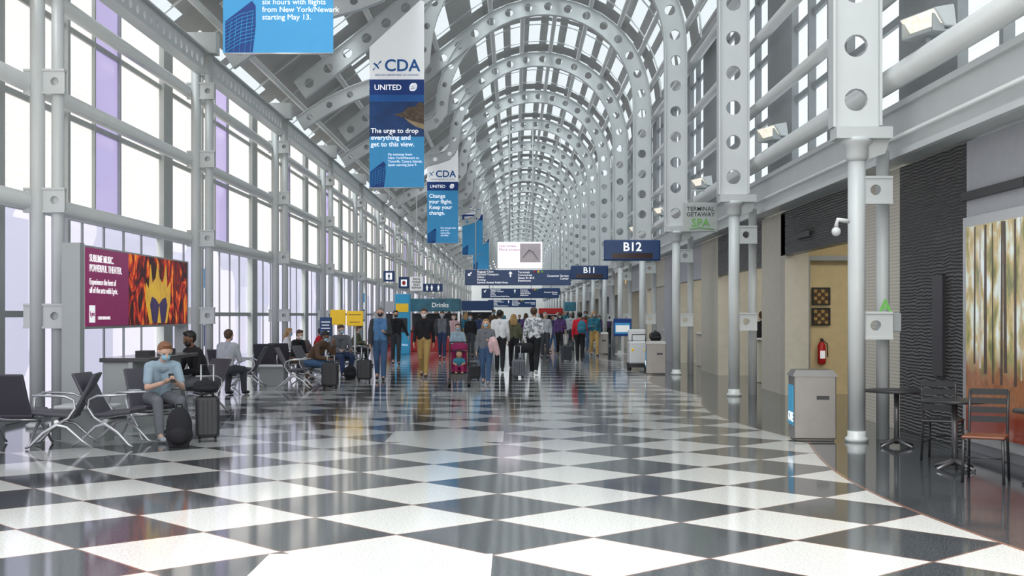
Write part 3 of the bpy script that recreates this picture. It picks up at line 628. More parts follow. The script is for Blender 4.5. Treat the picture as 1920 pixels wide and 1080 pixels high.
# ---------------------------------------------------------------- people
def person(label,px,fy,rot=0,H=1.76,sit=False,walk=0,arms=('hang','hang'),lean=0,nod=0,top=cBLK,pants=cBLK,hair=hBRN,long_=False,mask=MSKB,shoe=BLK,skin=sk1,short=False,vox=.011,xy=None,wide=1.0,jacket=None,group=None,beard=None):
    if xy is None: xy=G(px,fy)
    root=thing('person',label,'person',(xy[0],xy[1],0),math.radians(rot),group)
    k=H/1.75; V=Vector
    pel=V((0,0,.53 if sit else .95))
    if sit: pel.y=.05
    ne=pel+V((0,-lean,.50 if lean<.2 else .46)); chst=pel.lerp(ne,.62)
    B=[];T=[];PT=[];SH=[]
    def cap(lst,a,ra,b_,rb): lst.append((V(a)*k,ra*k,V(b_)*k,rb*k))
    for lst,g in ((B,-.012),(T,.008)):
        for sg in (-1,1):
            cap(lst,pel+V((.07*sg*wide,0,.0)),.10+g,pel.lerp(ne,.35)+V((.06*sg*wide,0,0)),.095+g)
            cap(lst,pel.lerp(ne,.35)+V((.06*sg*wide,0,0)),.095+g,chst+V((.085*sg*wide,0,0)),.10+g)
            cap(lst,chst+V((.085*sg*wide,0,0)),.10+g,ne+V((.13*sg*wide,0,-.05)),.065+g)
        cap(lst,ne+V((-.13,0,-.05)),.062+g,ne+V((.13,0,-.05)),.062+g)
        cap(lst,ne+V((0,.01,-.06)),.07+g,ne+V((0,0,.0)),.055+g)
    hd=ne+V((0,-nod*.09-.015,.155-nod*.03))
    cap(B,ne,.05,hd+V((0,.01,-.06)),.05)
    fw=V((0,-1,-nod*.6)).normalized(); up=V((0,-nod*.6,1)).normalized()
    Hc=hd
    cap(B,Hc+up*.025-fw*.015,.085,Hc+up*.02+fw*.005,.082); cap(B,Hc-up*.045+fw*.022,.056,Hc-up*.07+fw*.045,.035)
    cap(B,Hc+fw*.085-up*.0,.010,Hc+fw*.104-up*.028,.015)
    cap(B,Hc+fw*.082-up*.062,.012,Hc+fw*.084-up*.066,.012)
    for sg in (-1,1): cap(B,Hc+V((.085*sg,0,0))+up*.015,.016,Hc+V((.083*sg,0,0))-up*.02,.012)
    for sg in (-1,1):
        if sit:
            hip=pel+V((.09*sg,0,-.0)); kn=V((.15*sg,-.43,.50)); an=V((.14*sg,-.40+.08*sg,.09))
        else:
            hip=pel+V((.085*sg,0,-.03))
            ph=walk*sg
            if walk==0: kn=V((.095*sg,-.02,.50)); an=V((.11*sg,.02,.09))
            elif ph>0: kn=V((.085*sg,-.22*abs(walk),.51)); an=V((.08*sg,-.32*abs(walk),.09))
            else: kn=V((.085*sg,.02,.50)); an=V((.08*sg,.34*abs(walk),.15))
        cap(B,hip,.085,kn,.055); cap(B,kn,.055,an,.038); cap(B,an,.04,an+V((0,-.12,-.045)),.03)
        cap(PT,hip,.105,kn,.072); cap(PT,kn,.072,an+V((0,0,.0)),.058)
        tp=an+V((0,-.15,-.052))
        if walk and walk*sg<0: tp=an+V((0,-.13,-.10))
        SH.append((an,tp))
    cap(PT,pel+V((-.07,0,0)),.108,pel+V((.07,0,0)),.108)
    tip=[]
    for sg,am in zip((-1,1),arms):
        sh=ne+V((.175*sg*wide,0,-.06)); sw=-walk*sg*.10
        if am=='hang': el=sh+V((.05*sg,.03-sw*.6+lean*.2,-.28)); wr=el+V((.01*sg,-.07-sw,-.24))
        elif am=='bent': el=sh+V((.05*sg,.02,-.28)); wr=el+V((-.10*sg,-.23,.03))
        elif am=='push': el=sh+V((.05*sg,-.08,-.26)); wr=el+V((-.03*sg,-.22,-.05))
        elif am=='phone': el=sh+V((.05*sg,-.08,-.26)); wr=el+V((-.15*sg,-.19,.07))
        elif am=='lap': el=sh+V((.05*sg,-.06,-.27)); wr=el+V((-.10*sg,-.22,-.03))
        elif am=='face': el=sh+V((.05*sg,-.16,-.22)); wr=el+V((-.10*sg,-.08,.22))
        elif am=='out': el=sh+V((.12*sg,.0,-.25)); wr=el+V((.09*sg,-.05,-.22))
        cap(B,sh,.05,el,.038); cap(B,el,.038,wr,.027)
        if short: cap(T,sh,.068,sh.lerp(el,.7),.060)
        else: cap(T,sh,.066,el,.055); cap(T,el,.055,wr.lerp(el,.08),.042)
        dr=(wr-el).normalized(); lat=V((0,1,0)) if am in('hang','out') else V((1,0,0))
        lat=(lat-dr*lat.dot(dr)).normalized(); nr=dr.cross(lat)*(-1 if am in ('hang','out') else 1)
        if am in('hang','out') and nr.x*sg>0: nr=-nr
        for f_,ln in zip((-1.5,-.5,.5,1.5),(.060,.072,.076,.066)):
            kn_=wr+dr*.085+lat*(.019*f_)
            cap(B,wr+lat*(.012*f_),.017,kn_,.0125)
            md=kn_+dr*ln*.55+nr*ln*.2; cap(B,kn_,.0105,md,.0095); cap(B,md,.0095,md+dr*ln*.3+nr*ln*.4,.0085)
        tb=wr+dr*.03+lat*.028*(-1 if lat.y>.5 else -sg); t2=tb+dr*.035+lat*.02*(-1 if lat.y>.5 else -sg)+nr*.01
        cap(B,wr+dr*.015,.016,tb,.014); cap(B,tb,.012,t2,.011); cap(B,t2,.011,t2+dr*.03+nr*.01,.009)
        tip.append((wr+dr*.11)*k)
    def mk(lst,name,mat,v):
        m_=MB()
        for a,ra,b_,rb in lst:
            m_.sph(a,ra,0,10,7); m_.sph(b_,rb,0,10,7)
            if (b_-a).length>1e-4: m_.tube([a,b_],[ra,rb],10)
        return m_.obj(name,mat,root,rem=v)
    mk(B,'body',skin,vox*.75); mk(T,'shirt',top,vox*1.1); mk(PT,'trousers',pants,vox*1.1)
    if jacket:
        J=[]
        for sg in (-1,1):
            cap(J,pel+V((.135*sg*wide,.02,-.06)),.085,chst+V((.14*sg*wide,.02,0)),.085); cap(J,chst+V((.14*sg*wide,.02,0)),.085,ne+V((.14*sg*wide,.01,-.05)),.075)
            cap(J,pel+V((.07*sg*wide,.06,-.06)),.085,chst+V((.06*sg*wide,.05,0)),.09)
        cap(J,ne+V((-.13,.03,-.05)),.07,ne+V((.13,.03,-.05)),.07)
        for a_ in T[-4:]: J.append((a_[0],a_[1]+.012,a_[2],a_[3]+.012))
        mk(J,'jacket',jacket,vox*1.1)
    for an,tp in SH:
        m_=MB(); a=an*k;b_=tp*k
        m_.sph(a+V((0,.015,-.035))*k,(.042*k,.055*k,.045*k),0,10,7); m_.sph(b_+V((0,0,.0)),(.045*k,.075*k,.035*k),0,10,7); m_.tube([a+V((0,.0,-.035))*k,b_],[.04*k,.04*k],10)
        m_.obj('shoe',shoe,root,rem=.014)
    def Q(u,f_,x=0): return (Hc+up*u+fw*f_+V((x,0,0)))*k
    m_=MB(); m_.sph(Q(.045,-.028),(.094*k,.098*k,.088*k),0,14,9); m_.sph(Q(.0,-.05),(.08*k,.06*k,.075*k),0,12,8); m_.sph(Q(.10,.02),(.06*k,.06*k,.03*k),0,12,8)
    if long_:
        for a in (-.06,0,.06): m_.tube([Q(.0,-.06,a),Q(-.10,-.075,a*1.3),Q(-.24,-.085,a*1.2)],[.055*k,.055*k,.03*k],8)
    m_.obj('hair',hair,root,rem=.012)
    for sg in (-1,1): MB().sph(Q(.008,.079,.032*sg),(.014*k,.009*k,.008*k),0,8,6).obj('eye',EYE,root)
    if beard: MB().sph(Q(-.06,.045),(.062*k,.052*k,.045*k),0,12,8).obj('beard',beard,root)
    if mask:
        m_=MB(); m_.sph(Q(-.045,.058),(.058*k,.054*k,.048*k),0,12,8); m_.tube([Q(-.02,.06,-.05),Q(.0,.0,-.09)],.005*k,5); m_.tube([Q(-.02,.06,.05),Q(.0,.0,.09)],.005*k,5); m_.obj('face_mask',mask,root)
    return root,tip
def held(root,tip,i):
    a=root.rotation_euler[2]; p=tip[i]; return Vector((root.location.x+p.x*math.cos(a)-p.y*math.sin(a),root.location.y+p.x*math.sin(a)+p.y*math.cos(a),p.z))
r_,t_=person('seated man in pale blue tee and grey jeans looking at phone',297,822,34,1.80,True,arms=('phone','phone'),lean=.22,nod=.8,top=cLGB,pants=cGRY,hair=hRED,short=True,vox=.009,shoe=cLGR)
p=held(r_,t_,0).lerp(held(r_,t_,1),.5); ph=tag(MB().box(-.037,-.006,-.07,.037,.006,.07).obj('smartphone',BLK,bev=.006),'black smartphone held by seated man','phone'); ph.location=p+Vector((.0,-.0,.03)); ph.rotation_euler=(-.7,0,.6)
person('seated bearded man in black hoodie looking down at phone',374,779,-48,1.86,True,arms=('phone','lap'),lean=.16,nod=.5,top=cBLK,pants=cGRY,hair=hBLK,mask=None,beard=hBLK,skin=sk3,vox=.010,wide=1.1)
person('seated man in light grey shirt facing away',424,742,165,1.8,True,arms=('lap','lap'),lean=.12,nod=.3,top=cLGR,pants=cCHA,hair=hBRN,vox=.011)
person('seated traveller in brown jacket leaning forward on knees',586,724,60,1.78,True,arms=('lap','face'),lean=.32,nod=.8,top=cBRN,pants=cJEAN,hair=hBLK,skin=sk3,vox=.011)
person('seated large man in grey shirt and dark trousers',636,705,35,1.84,True,arms=('lap','lap'),lean=.12,nod=.3,top=cGRY,pants=cNAV,hair=hBRN,wide=1.2)
person('seated traveller in black coat near windows',556,712,60,1.7,True,arms=('lap','lap'),lean=.1,nod=.5,top=cBLK,pants=cBRN,hair=hBRN,mask=MSKW)
person('seated traveller in red top near windows',596,697,80,1.7,True,arms=('phone','lap'),lean=.1,nod=.5,top=cRED,pants=cNAV,hair=hBLK,skin=sk2)
person('seated traveller in olive jacket beside yellow sign',664,686,80,1.75,True,arms=('phone','lap'),lean=.15,nod=.5,top=cOLV,pants=cBLK,hair=hBRN)
person('seated traveller in pale top near windows',536,700,90,1.7,True,arms=('lap','lap'),lean=.1,nod=.3,top=cWHT,pants=cCHA,hair=hBLD,long_=True)
person('man in denim shirt, open dark jacket and jeans with black mask',713,713,4,1.84,walk=.55,arms=('hang','bent'),top=cBLU,pants=cJEAN,hair=hGRY,mask=MSKK,shoe=BLK,vox=.010,jacket=cCHA)
person('man in black jacket walking behind man in denim shirt',742,684,10,1.80,walk=.4,arms=('hang','out'),top=cBLK,pants=cCHA,hair=hBLK,mask=MSKK)
person('man in black sweater and khaki trousers walking',795,707,-3,1.82,walk=.75,top=cBLK,pants=cKHA,hair=hBRN,mask=MSKW,vox=.010,shoe=cBRN)
person('man in open dark jacket and navy trousers walking',829,674,0,1.78,walk=.4,top=cGRY,pants=cNAV,hair=hBRN,mask=MSKB,jacket=cCHA)
person('woman in white and pink top walking',851,668,0,1.68,walk=.3,top=cPNK,pants=cBLK,hair=hBRN,long_=True,mask=MSKW)
person('child in pale blue top pushing a stroller',858,706,8,1.42,walk=.4,arms=('push','push'),top=cLGB,pants=cJEAN,hair=hBRN,mask=MSKB)
gr,gt=person('girl in charcoal sweatshirt and jeans holding pink jacket',911,721,-5,1.56,walk=.5,arms=('hang','bent'),top=cGRY,pants=cJEAN,hair=hBLD,long_=True,mask=MSKB,shoe=cGRY,vox=.010)
tag(MB().tube([(0,0,.12),(.03,-.02,.02),(.08,0,-.12),(.14,.02,-.30)],[.07,.10,.09,.05],12).tube([(0,0,.08),(-.04,-.04,-.05),(-.02,-.02,-.25)],[.06,.06,.03],10).obj('folded_jacket',cPNK,rem=.014,loc=held(gr,gt,1)+Vector((.10,-.04,-.03))),'pink puffy jacket draped over arm of girl','jacket')
person('man in white shirt and black trousers walking away',937,698,178,1.80,walk=.5,top=cWHT,pants=cBLK,hair=hBLK,skin=sk3,mask=None,vox=.010)
person('woman in olive top walking away',963,690,182,1.68,walk=.4,top=cOLV,pants=cBLK,hair=hBLD,long_=True,mask=None)
person('man in patterned white shirt and black jeans walking away',1001,703,172,1.86,walk=.7,arms=('bent','hang'),top=PATT,pants=cBLK,hair=hBRN,mask=None,shoe=WHT,vox=.010)
x,y=G(984,705); tote=thing('duffel_bag','black duffel bag carried by man in patterned shirt','bag',(x,y+.1,.60)); MB().tube([(-.22,0,.15),(-.18,0,.15),(.18,0,.15),(.22,0,.15)],[.08,.14,.14,.08],14).obj('bag_body',cBLK,tote); MB().tube([(-.12,0,.28),(-.08,0,.5),(.08,0,.5),(.12,0,.28)],.012,6).obj('handle',cBLK,tote)
person('traveller in red jacket with backpack seen from behind',1087,679,175,1.76,walk=.3,top=cRED,pants=cBLK,hair=hBLK,mask=None,arms=('bent','hang'))
x,y=G(1087,679); backpack((x+.06,y-.24,1.0),0,.45,cTEA,'blue backpack worn over red jacket')
arch_=[]
specs=[('distant traveller in black coat walking',cBLK,cCHA,hBRN,False,0),('distant traveller in navy jacket walking away',cNAV,cJEAN,hBLK,False,180),('distant woman in purple top walking',cPUR,cBLK,hBRN,True,0),('distant traveller in grey sweater standing',cLGR,cCHA,hGRY,False,170),('distant traveller in teal shirt walking',cTEA,cKHA,hBLD,True,10),('distant traveller in brown coat walking',cBRN,cJEAN,hBLK,False,-5)]
spots=[(882,668),(899,660),(1050,667),(1070,659),(1114,668),(1098,656),(1036,661),(1024,651),(926,650),(874,651),(1022,671),(1124,652),(986,656),(974,646),(1003,644),(842,648),(818,650),(772,655),(1046,644),(1140,648),(900,644),(960,639),(1015,638),(1060,638),(942,637),(865,641)]
for i,(px,fy) in enumerate(spots):
    sp_=specs[i%6]
    if i<6:
        q,_=person(sp_[0],px,fy,sp_[5],1.66+.035*i,walk=(.5 if i!=3 else 0),arms=(('hang','hang'),('bent','hang'),('hang','bent'))[i%3],top=sp_[1],pants=sp_[2],hair=sp_[3],long_=sp_[4],mask=MSKB if sp_[5]<50 else None,vox=.016,skin=(sk1,sk2,sk3)[i%3],group='distant crowd'); arch_.append(q)
    else:
        x,y=G(px,fy); q=dup(arch_[(i*5+i//6)%6],loc=(x,y,0),rz=math.radians(random.choice((0,180,20,160))+random.uniform(-25,25))); s_=random.uniform(.92,1.06); q.scale=(s_,s_,s_)
# stroller
x,y=G(861,724); st=thing('stroller','magenta baby stroller with black frame and small wheels','stroller',(x,y,0),.05)
MB().tube([(-.22,-.30,.10),(-.22,.05,.45),(-.22,.42,1.0)],.013,8).tube([(.22,-.30,.10),(.22,.05,.45),(.22,.42,1.0)],.013,8).tube([(-.22,.42,1.0),(.22,.42,1.0)],.016,8).tube([(-.22,.30,.10),(-.22,.05,.45)],.012,8).tube([(.22,.30,.10),(.22,.05,.45)],.012,8).tube([(-.22,-.1,.3),(.22,-.1,.3)],.01,8).obj('frame',BLK,st)
for a in (-.22,.22):
    for b_ in (-.32,.32):
        MB().tube([(a-.03,b_,.085),(a+.03,b_,.085)],.085,16).obj('wheel',BLK,st)
MB().add([(-.18,-.15,.38),(.18,-.15,.38),(.18,.12,.34),(-.18,.12,.34),(-.18,.26,.80),(.18,.26,.80),(-.18,-.15,.34),(.18,-.15,.34),(.18,.15,.30),(-.18,.15,.30),(-.18,.30,.80),(.18,.30,.80)],[(0,1,2,3),(3,2,5,4),(6,9,8,7),(9,10,11,8),(0,3,9,6),(3,4,10,9),(1,7,8,2),(2,8,11,5),(0,6,7,1),(4,5,11,10)]).obj('seat',cMAG,st)
v=[];f=[]
for i in range(7):
    a=math.radians(15+i*22)
    for xx in (-.2,-.1,.1,.2): v.append((xx,.18-math.cos(a)*.24*(1 if abs(xx)<.15 else .85),.78+math.sin(a)*.22*(1 if abs(xx)<.15 else .8)))
for i in range(6):
    for j in range(3): f.append((i*4+j,i*4+j+1,i*4+5+j,i*4+4+j))
o=MB().add(v,f,0,True).obj('canopy',cMAG,st); md=o.modifiers.new('s','SOLIDIFY'); md.thickness=.012
MB().box(-.16,-.1,.16,.16,.2,.28).obj('storage_basket',BLK,st)
kid=thing('person','toddler in teal top and dark red trousers sitting in stroller','person',(x,y-.02,.40),.05)
MB().sph((0,.02,.14),(.10,.08,.14)).sph((0,.0,.33),(.075,.08,.085)).tube([(0,.01,.2),(0,.0,.3)],.035,8).tube([(-.06,0,.04),(-.07,-.2,.04),(-.07,-.22,-.10)],[.05,.04,.03]).tube([(.06,0,.04),(.07,-.2,.04),(.07,-.22,-.10)],[.05,.04,.03]).tube([(-.09,.02,.22),(-.12,-.06,.12),(-.06,-.14,.1)],[.035,.03,.022]).tube([(.09,.02,.22),(.12,-.06,.12),(.06,-.14,.1)],[.035,.03,.022]).obj('body',sk2,kid,rem=.011)
MB().sph((0,.02,.15),(.11,.09,.13)).tube([(-.09,.02,.22),(-.12,-.06,.12)],[.042,.036]).tube([(.09,.02,.22),(.12,-.06,.12)],[.042,.036]).obj('shirt',cTEA,kid,rem=.012)
MB().tube([(-.06,0,.04),(-.07,-.2,.04),(-.07,-.22,-.06)],[.06,.048,.038]).tube([(.06,0,.04),(.07,-.2,.04),(.07,-.22,-.06)],[.06,.048,.038]).tube([(-.06,0.02,.04),(.06,0.02,.04)],[.06,.06]).obj('trousers',cMAG,kid,rem=.012)
MB().sph((0,.02,.36),(.08,.082,.075)).obj('hair',hBRN,kid)
# ---------------------------------------------------------------- right side objects
x,y=G(1532,828)
tb=thing('trash_bin','stainless steel square waste bin with sloped top and blue graphic','trash can',(x,y+.28,0),math.radians(-4))
MB().box(-.27,-.25,.03,.27,.25,.86).box(-.25,-.23,0,.25,.23,.03).obj('bin_body',SST,tb,bev=.012)
MB().add([(-.29,-.27,.84),(.29,-.27,.84),(.29,.27,.84),(-.29,.27,.84),(-.24,-.2,.92),(.24,-.2,.92),(.24,.2,.92),(-.24,.2,.92)],[(0,3,2,1),(0,1,5,4),(1,2,6,5),(2,3,7,6),(3,0,4,7),(4,5,6,7)]).obj('lid',SST,tb)
MB().box(.02,-.258,.54,.18,-.248,.59).obj('push_flap',BLK,tb)
MB().box(-.278,-.2,.2,-.27,.2,.72).obj('graphic_panel',LBLUE,tb); text(tb,'CARE',.17,SIGNW,(-.28,.19,.25),rz=-math.pi/2,bold=.002)
x,y=G(1231,702); t2=dup(tb,loc=(x,y+.2,0),label='stainless steel waste bin with black bag on top')
backpack((x,y+.2,.92),.4,.26,cBLK,'black handbag resting on waste bin')
x,y=G(1128,664); dup(tb,loc=(x,y,0),label='distant stainless steel waste bin by the columns')
def ctable(px,fy,h,r,lab='round black cafe table on dark steel pedestal'):
    x,y=G(px,fy); t_=thing('cafe_table',lab,'table',(x,y,0),group='cafe tables')
    MB().lathe((0,0,h-.03),[(r,0),(r,.03)],32).obj('tabletop',BLK,t_,bev=.006); MB().tube([(0,0,.04),(0,0,h-.03)],.032,14).obj('pedestal',DST,t_)
    m_=MB()
    for i in range(4):
        a=math.pi/2*i+.5; m_.tube([(0,0,.09),(.14*math.cos(a),.14*math.sin(a),.05),(.27*math.cos(a),.27*math.sin(a),.015)],[.035,.022,.015],8)
    m_.obj('foot',DST,t_)
ctable(1681,838,.71,.38); ctable(1790,880,.74,.34); ctable(1962,915,.74,.30)
def cchair(px,fy,rz,seatm=WOOD,lab='black metal ladder-back cafe chair with brown seat'):
    x,y=G(px,fy); c=thing('cafe_chair',lab,'chair',(x,y,0),rz,group='cafe chairs')
    MB().box(-.2,-.2,.43,.2,.2,.46).obj('seat',seatm,c,bev=.012)
    for a in (-1,1):
        MB().tube([(a*.19,-.19,.0),(a*.18,-.18,.43)],.014,8).obj('leg',BLK,c)
        MB().tube([(a*.19,.23,.0),(a*.18,.18,.43),(a*.18,.20,.62),(a*.18,.25,.88)],.014,8).obj('leg',BLK,c)
    m_=MB()
    for z in (.60,.69,.78,.87): m_.box(-.18,.19+(z-.58)*.2,z-.03,.18,.205+(z-.58)*.2,z+.03)
    m_.obj('backrest',BLK,c)
    MB().tube([(-.18,-.18,.25),(.18,-.18,.25)],.008,6).tube([(-.185,-.18,.2),(-.185,.2,.2)],.008,6).tube([(.185,-.18,.2),(.185,.2,.2)],.008,6).obj('stretcher',BLK,c)
cchair(1848,903,math.radians(-28)); cchair(1768,862,math.radians(150),BLK,'black metal cafe chair tucked at round table')
ps=thing('wall_poster','large backlit forest poster in pale metal frame','poster',(5.42,10.5,0))
MB().box(-.02,0,.14,.06,4.6,2.80).obj('frame',ALU,ps); MB().box(-.035,.0,.26,-.02,4.46,2.68).obj('print',FOREST,ps)
BARK=M('bark_brown_print',(.075,.045,.03),.3,emit=.05,var=.7,scale=12); BIRCH=M('pale_birch_print',(.50,.43,.35),.3,emit=.12,var=.5,scale=12)
rd=random.Random(3); m_=MB()
for i in range(22):
    yy=.12+4.25*i/22+rd.uniform(-.05,.05); ww=rd.uniform(.014,.05); zb=rd.uniform(.85,1.15); q=rd.uniform(-.03,.03)
    m_.add([(-.037,yy-ww,zb),(-.037,yy+ww,zb),(-.037,yy+ww*.7+q,2.67),(-.037,yy-ww*.7+q,2.67)],[(0,1,2,3)],0 if rd.random()<.7 else 1)
o=m_.obj('tree_trunk_picture',[BARK,BIRCH],ps); o['kind']='stuff'
tag(MB().box(0,0,0,.06,1.9,.10).obj('air_vent',BLK,loc=(5.44,13.4,3.02)),'long black slot diffuser on grey wall','vent'); tag(MB().box(0,0,0,.05,1.1,.10).obj('air_vent',BLK,loc=(5.45,23.2,3.1)),'black slot vent above the doorway','vent')
tag(MB().box(-.02,-.2,-.65,.02,.2,.65).obj('wall_panel',BLK,loc=(5.48,16.2,1.5)),'glossy black vertical glass panel on dark wall','panel')
fe=thing('fire_extinguisher','red fire extinguisher mounted on yellow wall','fire extinguisher',(6.32,25.80,.62))
MB().lathe((0,0,0),[(.06,0),(.085,.03),(.085,.38),(.05,.45),(.03,.47)],18).obj('cylinder_body',RED,fe); MB().box(-.02,-.06,.47,.02,.06,.53).obj('valve_handle',BLK,fe); MB().tube([(.0,-.05,.5),(.1,-.05,.42),(.11,-.05,.15)],.012,8).obj('hose',BLK,fe); MB().box(-.05,-.09,.12,.05,-.08,.28).obj('instruction_label',BWH,fe)
for z in (1.42,1.84):
    f_=thing('picture_frame','dark square framed woodblock picture on yellow wall','picture',(6.32,25.86,z),group='framed pictures'); MB().box(-.19,-.02,0,.19,.02,.36).obj('frame',BLK,f_)
    m_=MB()
    for i in range(4):
        for j in range(4): m_.box(-.15+i*.075,-.028-.004*((i+j)%3),.03+j*.075,-.085+i*.075,-.02,.095+j*.075,(i*3+j)%2)
    m_.obj('block_artwork',[cBRN,cKHA],f_)
scm=thing('security_camera','white wall-bracket security camera on column','camera',P(1578,440,16.0)+Vector((-.05,0,0)))
MB().tube([(.15,0,.17),(.0,0,.19),(-.02,0,.1)],.03,10).obj('bracket',WHT,scm); MB().sph((-.02,0,.04),.06).obj('dome',WHT,scm)
b=thing('shelf_sign','small green letter sign on grey wall box','sign',(4.86,16.25,1.42)); MB().box(-.10,-.05,0,.14,.08,.24).obj('box',STEELD,b,bev=.01); text(b,'A',.24,GRN,(-.15,-.06,.25),bold=.006)
b,W_,H_=boardpx('information_stand','blue and white digital information stand','sign stand',1150,597,1184,660,52)
b.location.z=0; MB().box(-.37,-.05,.75,.37,.05,1.48).obj('screen_frame',UBLUE,b,bev=.02); MB().box(-.32,-.06,.85,.32,-.05,1.3).obj('screen',SKYB,b); MB().box(-.28,-.066,.92,.28,-.06,1.2).obj('screen_text_field',BWH,b); MB().box(-.05,-.04,0,.05,.04,.75).box(-.3,-.2,0,.3,.2,.03).obj('stand',ALU,b)
x,y=G(1198,694); k=thing('service_cart','white motorised service cart with black base','cart',(x,y+.3,0))
MB().box(-.28,-.3,.18,.28,.5,.85).box(-.26,.2,.85,.26,.5,1.2).obj('cart_body',WHT,k,bev=.05); MB().box(-.29,-.33,.08,.29,.5,.2).obj('bumper',BLK,k)
for a in (-.26,.26):
    for b_ in (-.2,.35): MB().tube([(a-.03,b_,.1),(a+.03,b_,.1)],.1,16).obj('wheel',BLK,k)
MB().tube([(-.2,-.25,.85),(-.2,-.3,1.05),(.2,-.3,1.05),(.2,-.25,.85)],.015,8).obj('handle',BLK,k)
for a in (-.18,.18): MB().sph((a,-.3,.6),(.04,.02,.04)).obj('headlamp',YSG,k)
def podium(x,y,lab='pale gate podium with perforated side and computer screen'):
    k=thing('gate_podium',lab,'desk',(x,y,0),group='gate podiums')
    MB().box(-.45,-.35,0,.45,.35,1.02).obj('desk_body',PERFB,k,bev=.02); MB().box(-.5,-.4,1.02,.5,.4,1.07).obj('countertop',WHT,k,bev=.01); MB().box(-.2,-.02,1.2,.2,.02,1.48).box(-.03,-.02,1.07,.03,.02,1.2).box(-.1,-.08,1.07,.1,.08,1.085).obj('monitor',BLK,k)
podium(6.3,30.5); podium(6.3,40.0); podium(6.3,49.0)
person('gate agent in black uniform standing behind desk',1390,0,180,1.75,top=cBLK,pants=cBLK,hair=hBRN,xy=(6.3,31.9),mask=MSKK)
b,W_,H_=boardpx('lit_sign','small amber lit flight display above walkway','sign',1173,521,1190,532,62); MB().box(-W_/2,-.05,0,W_/2,.05,H_).obj('display',AMB,b); hang(b,(0,),H_,H_+3)
sx=[]
for i,(px,fy) in enumerate(((1044,656),(1056,655),(1070,655))):
    x,y=G(px,fy); q=thing('queue_post','black queue barrier post with round base','barrier post',(x,y,0),group='queue barrier posts'); MB().lathe((0,0,0),[(.17,0),(.17,.02),(.03,.04),(.03,.95),(.04,.96),(.04,1.02)],16).obj('post',BLK,q); sx.append((x,y))
tag(MB().box(sx[0][0],sx[0][1]-.01,.85,sx[2][0],sx[0][1]+.01,.95).obj('barrier_belt',RED),'red retractable belt between barrier posts','barrier belt')
# ---------------------------------------------------------------- left/middle kiosks
def ysign(px0,px1,py0,py1,d,mat,lab):
    x=((px0+px1)/2-CX)*d/F; W_=(px1-px0)*d/F; z0=CH+(CY-py1)*d/F; z1=CH+(CY-py0)*d/F
    b=thing('stand_sign',lab,'sign',(x,d,0)); MB().box(-W_/2,-.04,z0,W_/2,.04,z1).obj('panel',mat,b,bev=.02); MB().tube([(0,0.02,.02),(0,.02,z0)],.03,8).lathe((0,.02,0),[(.22,0),(.22,.02),(.03,.04)],16).obj('stand',ALU,b)
    return b,z0,z1,W_
def lines(b,z0,z1,W_,mat,n=3):
    for i in range(n):
        z=z1-(z1-z0)*(.25+.5*i/max(1,n-1)); MB().box(-W_*(.38-.06*(i%2)),-.046,z-.008,W_*(.38-.08*(i%2)),-.041,z+.008).obj('print_line',mat,b)
ysign(619,648,581,609,37,YSG,'yellow stand sign beside seats'); q=ysign(650,681,583,611,35,YSG,'yellow notice stand sign beside seats'); lines(*q,cBRN,2)
q=ysign(600,622,595,630,33,NAVY,'dark blue stand sign with white print'); lines(*q,SIGNW,4)
for px0,px1,py0,py1,d in ((383,396,500,655,29.5),(673,684,548,605,62),(686,698,548,605,70)):
    b,z0,z1,W_=ysign(px0,px1,py0,py1,d,BWH,'tall narrow blue and white advertising stand'); MB().box(-W_/2,-.05,z1-.5,W_/2,-.041,z1-.05).obj('blue_heading',SKYB,b); MB().box(-W_/2,-.05,.9 if d<40 else 1.3,W_/2,-.041,1.4 if d<40 else 1.9).obj('picture',UBLUE,b)
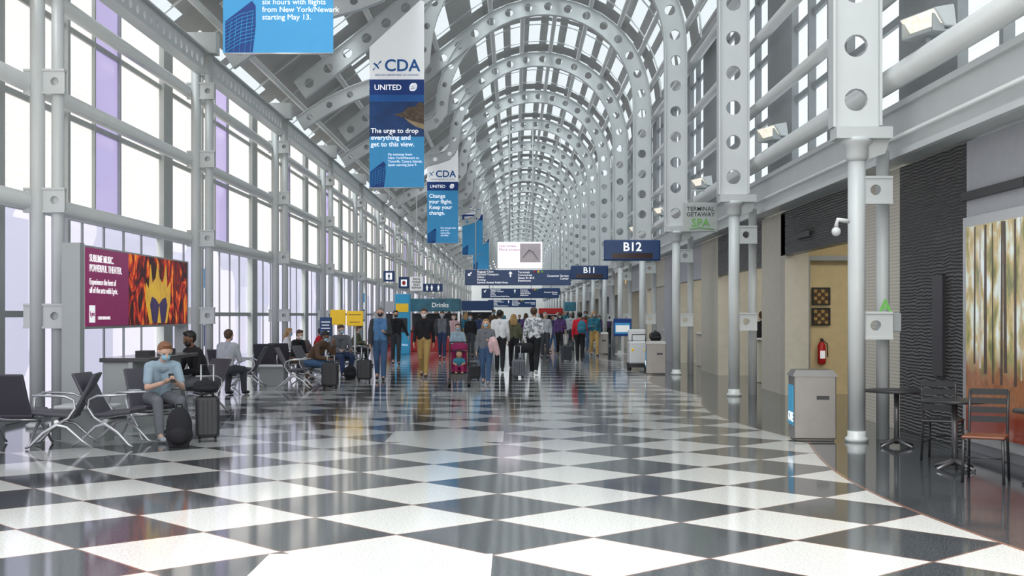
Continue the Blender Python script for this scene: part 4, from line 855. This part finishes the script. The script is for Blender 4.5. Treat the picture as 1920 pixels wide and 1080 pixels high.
def kiosk(px0,px1,pt,d,mat,lab,s=None,depth=1.6,cnt=WHT):
    x0=(px0-CX)*d/F;x1=(px1-CX)*d/F; W_=x1-x0; H_=CH+(CY-pt)*d/F; b=thing('kiosk',lab,'kiosk',((x0+x1)/2,d,0))
    MB().box(-W_/2,.0,0,W_/2,depth,H_*.38).obj('counter',cnt,b,bev=.02); MB().box(-W_/2-.03,-.05,H_*.38,W_/2+.03,depth,H_*.4).obj('countertop',BLK,b)
    MB().box(-W_/2,depth-.1,H_*.4,W_/2,depth,H_*.72).obj('back_panel',DARKW,b)
    MB().box(-W_/2,0,H_*.76,W_/2,depth,H_).obj('fascia',mat,b,bev=.03)
    for a in (-1,1): MB().box(a*(W_/2-.05)-.05,.05,H_*.4,a*(W_/2-.05)+.05,.15,H_*.76).obj('post',ALU,b)
    m_=MB()
    for i in range(int(W_/.22)):
        m_.box(-W_/2+.1+i*.22,.3,H_*.4,-W_/2+.24+i*.22,.42,H_*.4+.15+.08*((i*7)%3),i%4)
    o=m_.obj('merchandise',[RED,YSG,TEAL,WHT],b); o['kind']='stuff'
    if s: text(b,s,H_*.12,BWH,(.25,-.02,H_*.84),align='CENTER',bold=.003)
    return b
kiosk(768,862,560,56,TEAL,'dark teal snack and drinks kiosk with white lettering','Drinks',cnt=RED)
d=52
b=thing('game_cabinet','tall bright blue game machine cabinet','machine',((754-CX)*d/F,d,0)); MB().box(-.3,-.02,0,.3,.6,2.5).obj('cabinet',LBLUE,b,bev=.03); MB().box(-.22,-.05,.9,.22,-.02,1.5).obj('screen',BLK,b); MB().box(-.26,-.06,1.75,.26,-.02,2.1).obj('yellow_heading',YSG,b); text(b,'Play Here',.12,SIGNW,(0,-.04,.35),align='CENTER')
kiosk(712,740,565,66,WHT,'white newsstand kiosk with red shelves',None,cnt=RED)
kiosk(865,925,564,78,NAVY,'dark blue shop kiosk in the hall',None,cnt=DARKW); kiosk(1010,1055,578,115,RED,'red snack kiosk in the distance',None,cnt=WHT); kiosk(1058,1080,566,82,TEAL,'teal shop kiosk by the columns',None,cnt=WHT)
# ---------------------------------------------------------------- bake modifiers and lettering
bpy.context.view_layer.update(); dg=bpy.context.evaluated_depsgraph_get(); cache={}; done=[]; fonts=[]
for o in list(COL.objects):
    if o.type=='MESH' and o.modifiers:
        key=o.data.name
        if key not in cache:
            me=bpy.data.meshes.new_from_object(o.evaluated_get(dg)); cache[key]=me
            if o.modifiers[0].type=='REMESH':
                me.polygons.foreach_set('use_smooth',[True]*len(me.polygons))
        done.append((o,cache[key]))
    elif o.type=='FONT':
        key='F'+o.data.name
        if key not in cache: cache[key]=bpy.data.meshes.new_from_object(o.evaluated_get(dg))
        fonts.append((o,cache[key]))
for o,me in done:
    o.modifiers.clear(); o.data=me
for o,me in fonts:
    par=o.parent; l_=o.location.copy(); r_=o.rotation_euler.copy(); s_=o.scale.copy(); cu=o.data
    bpy.data.objects.remove(o)
    n=bpy.data.objects.new('lettering',me); COL.objects.link(n); n.parent=par; n.location=l_; n.rotation_euler=r_; n.scale=s_
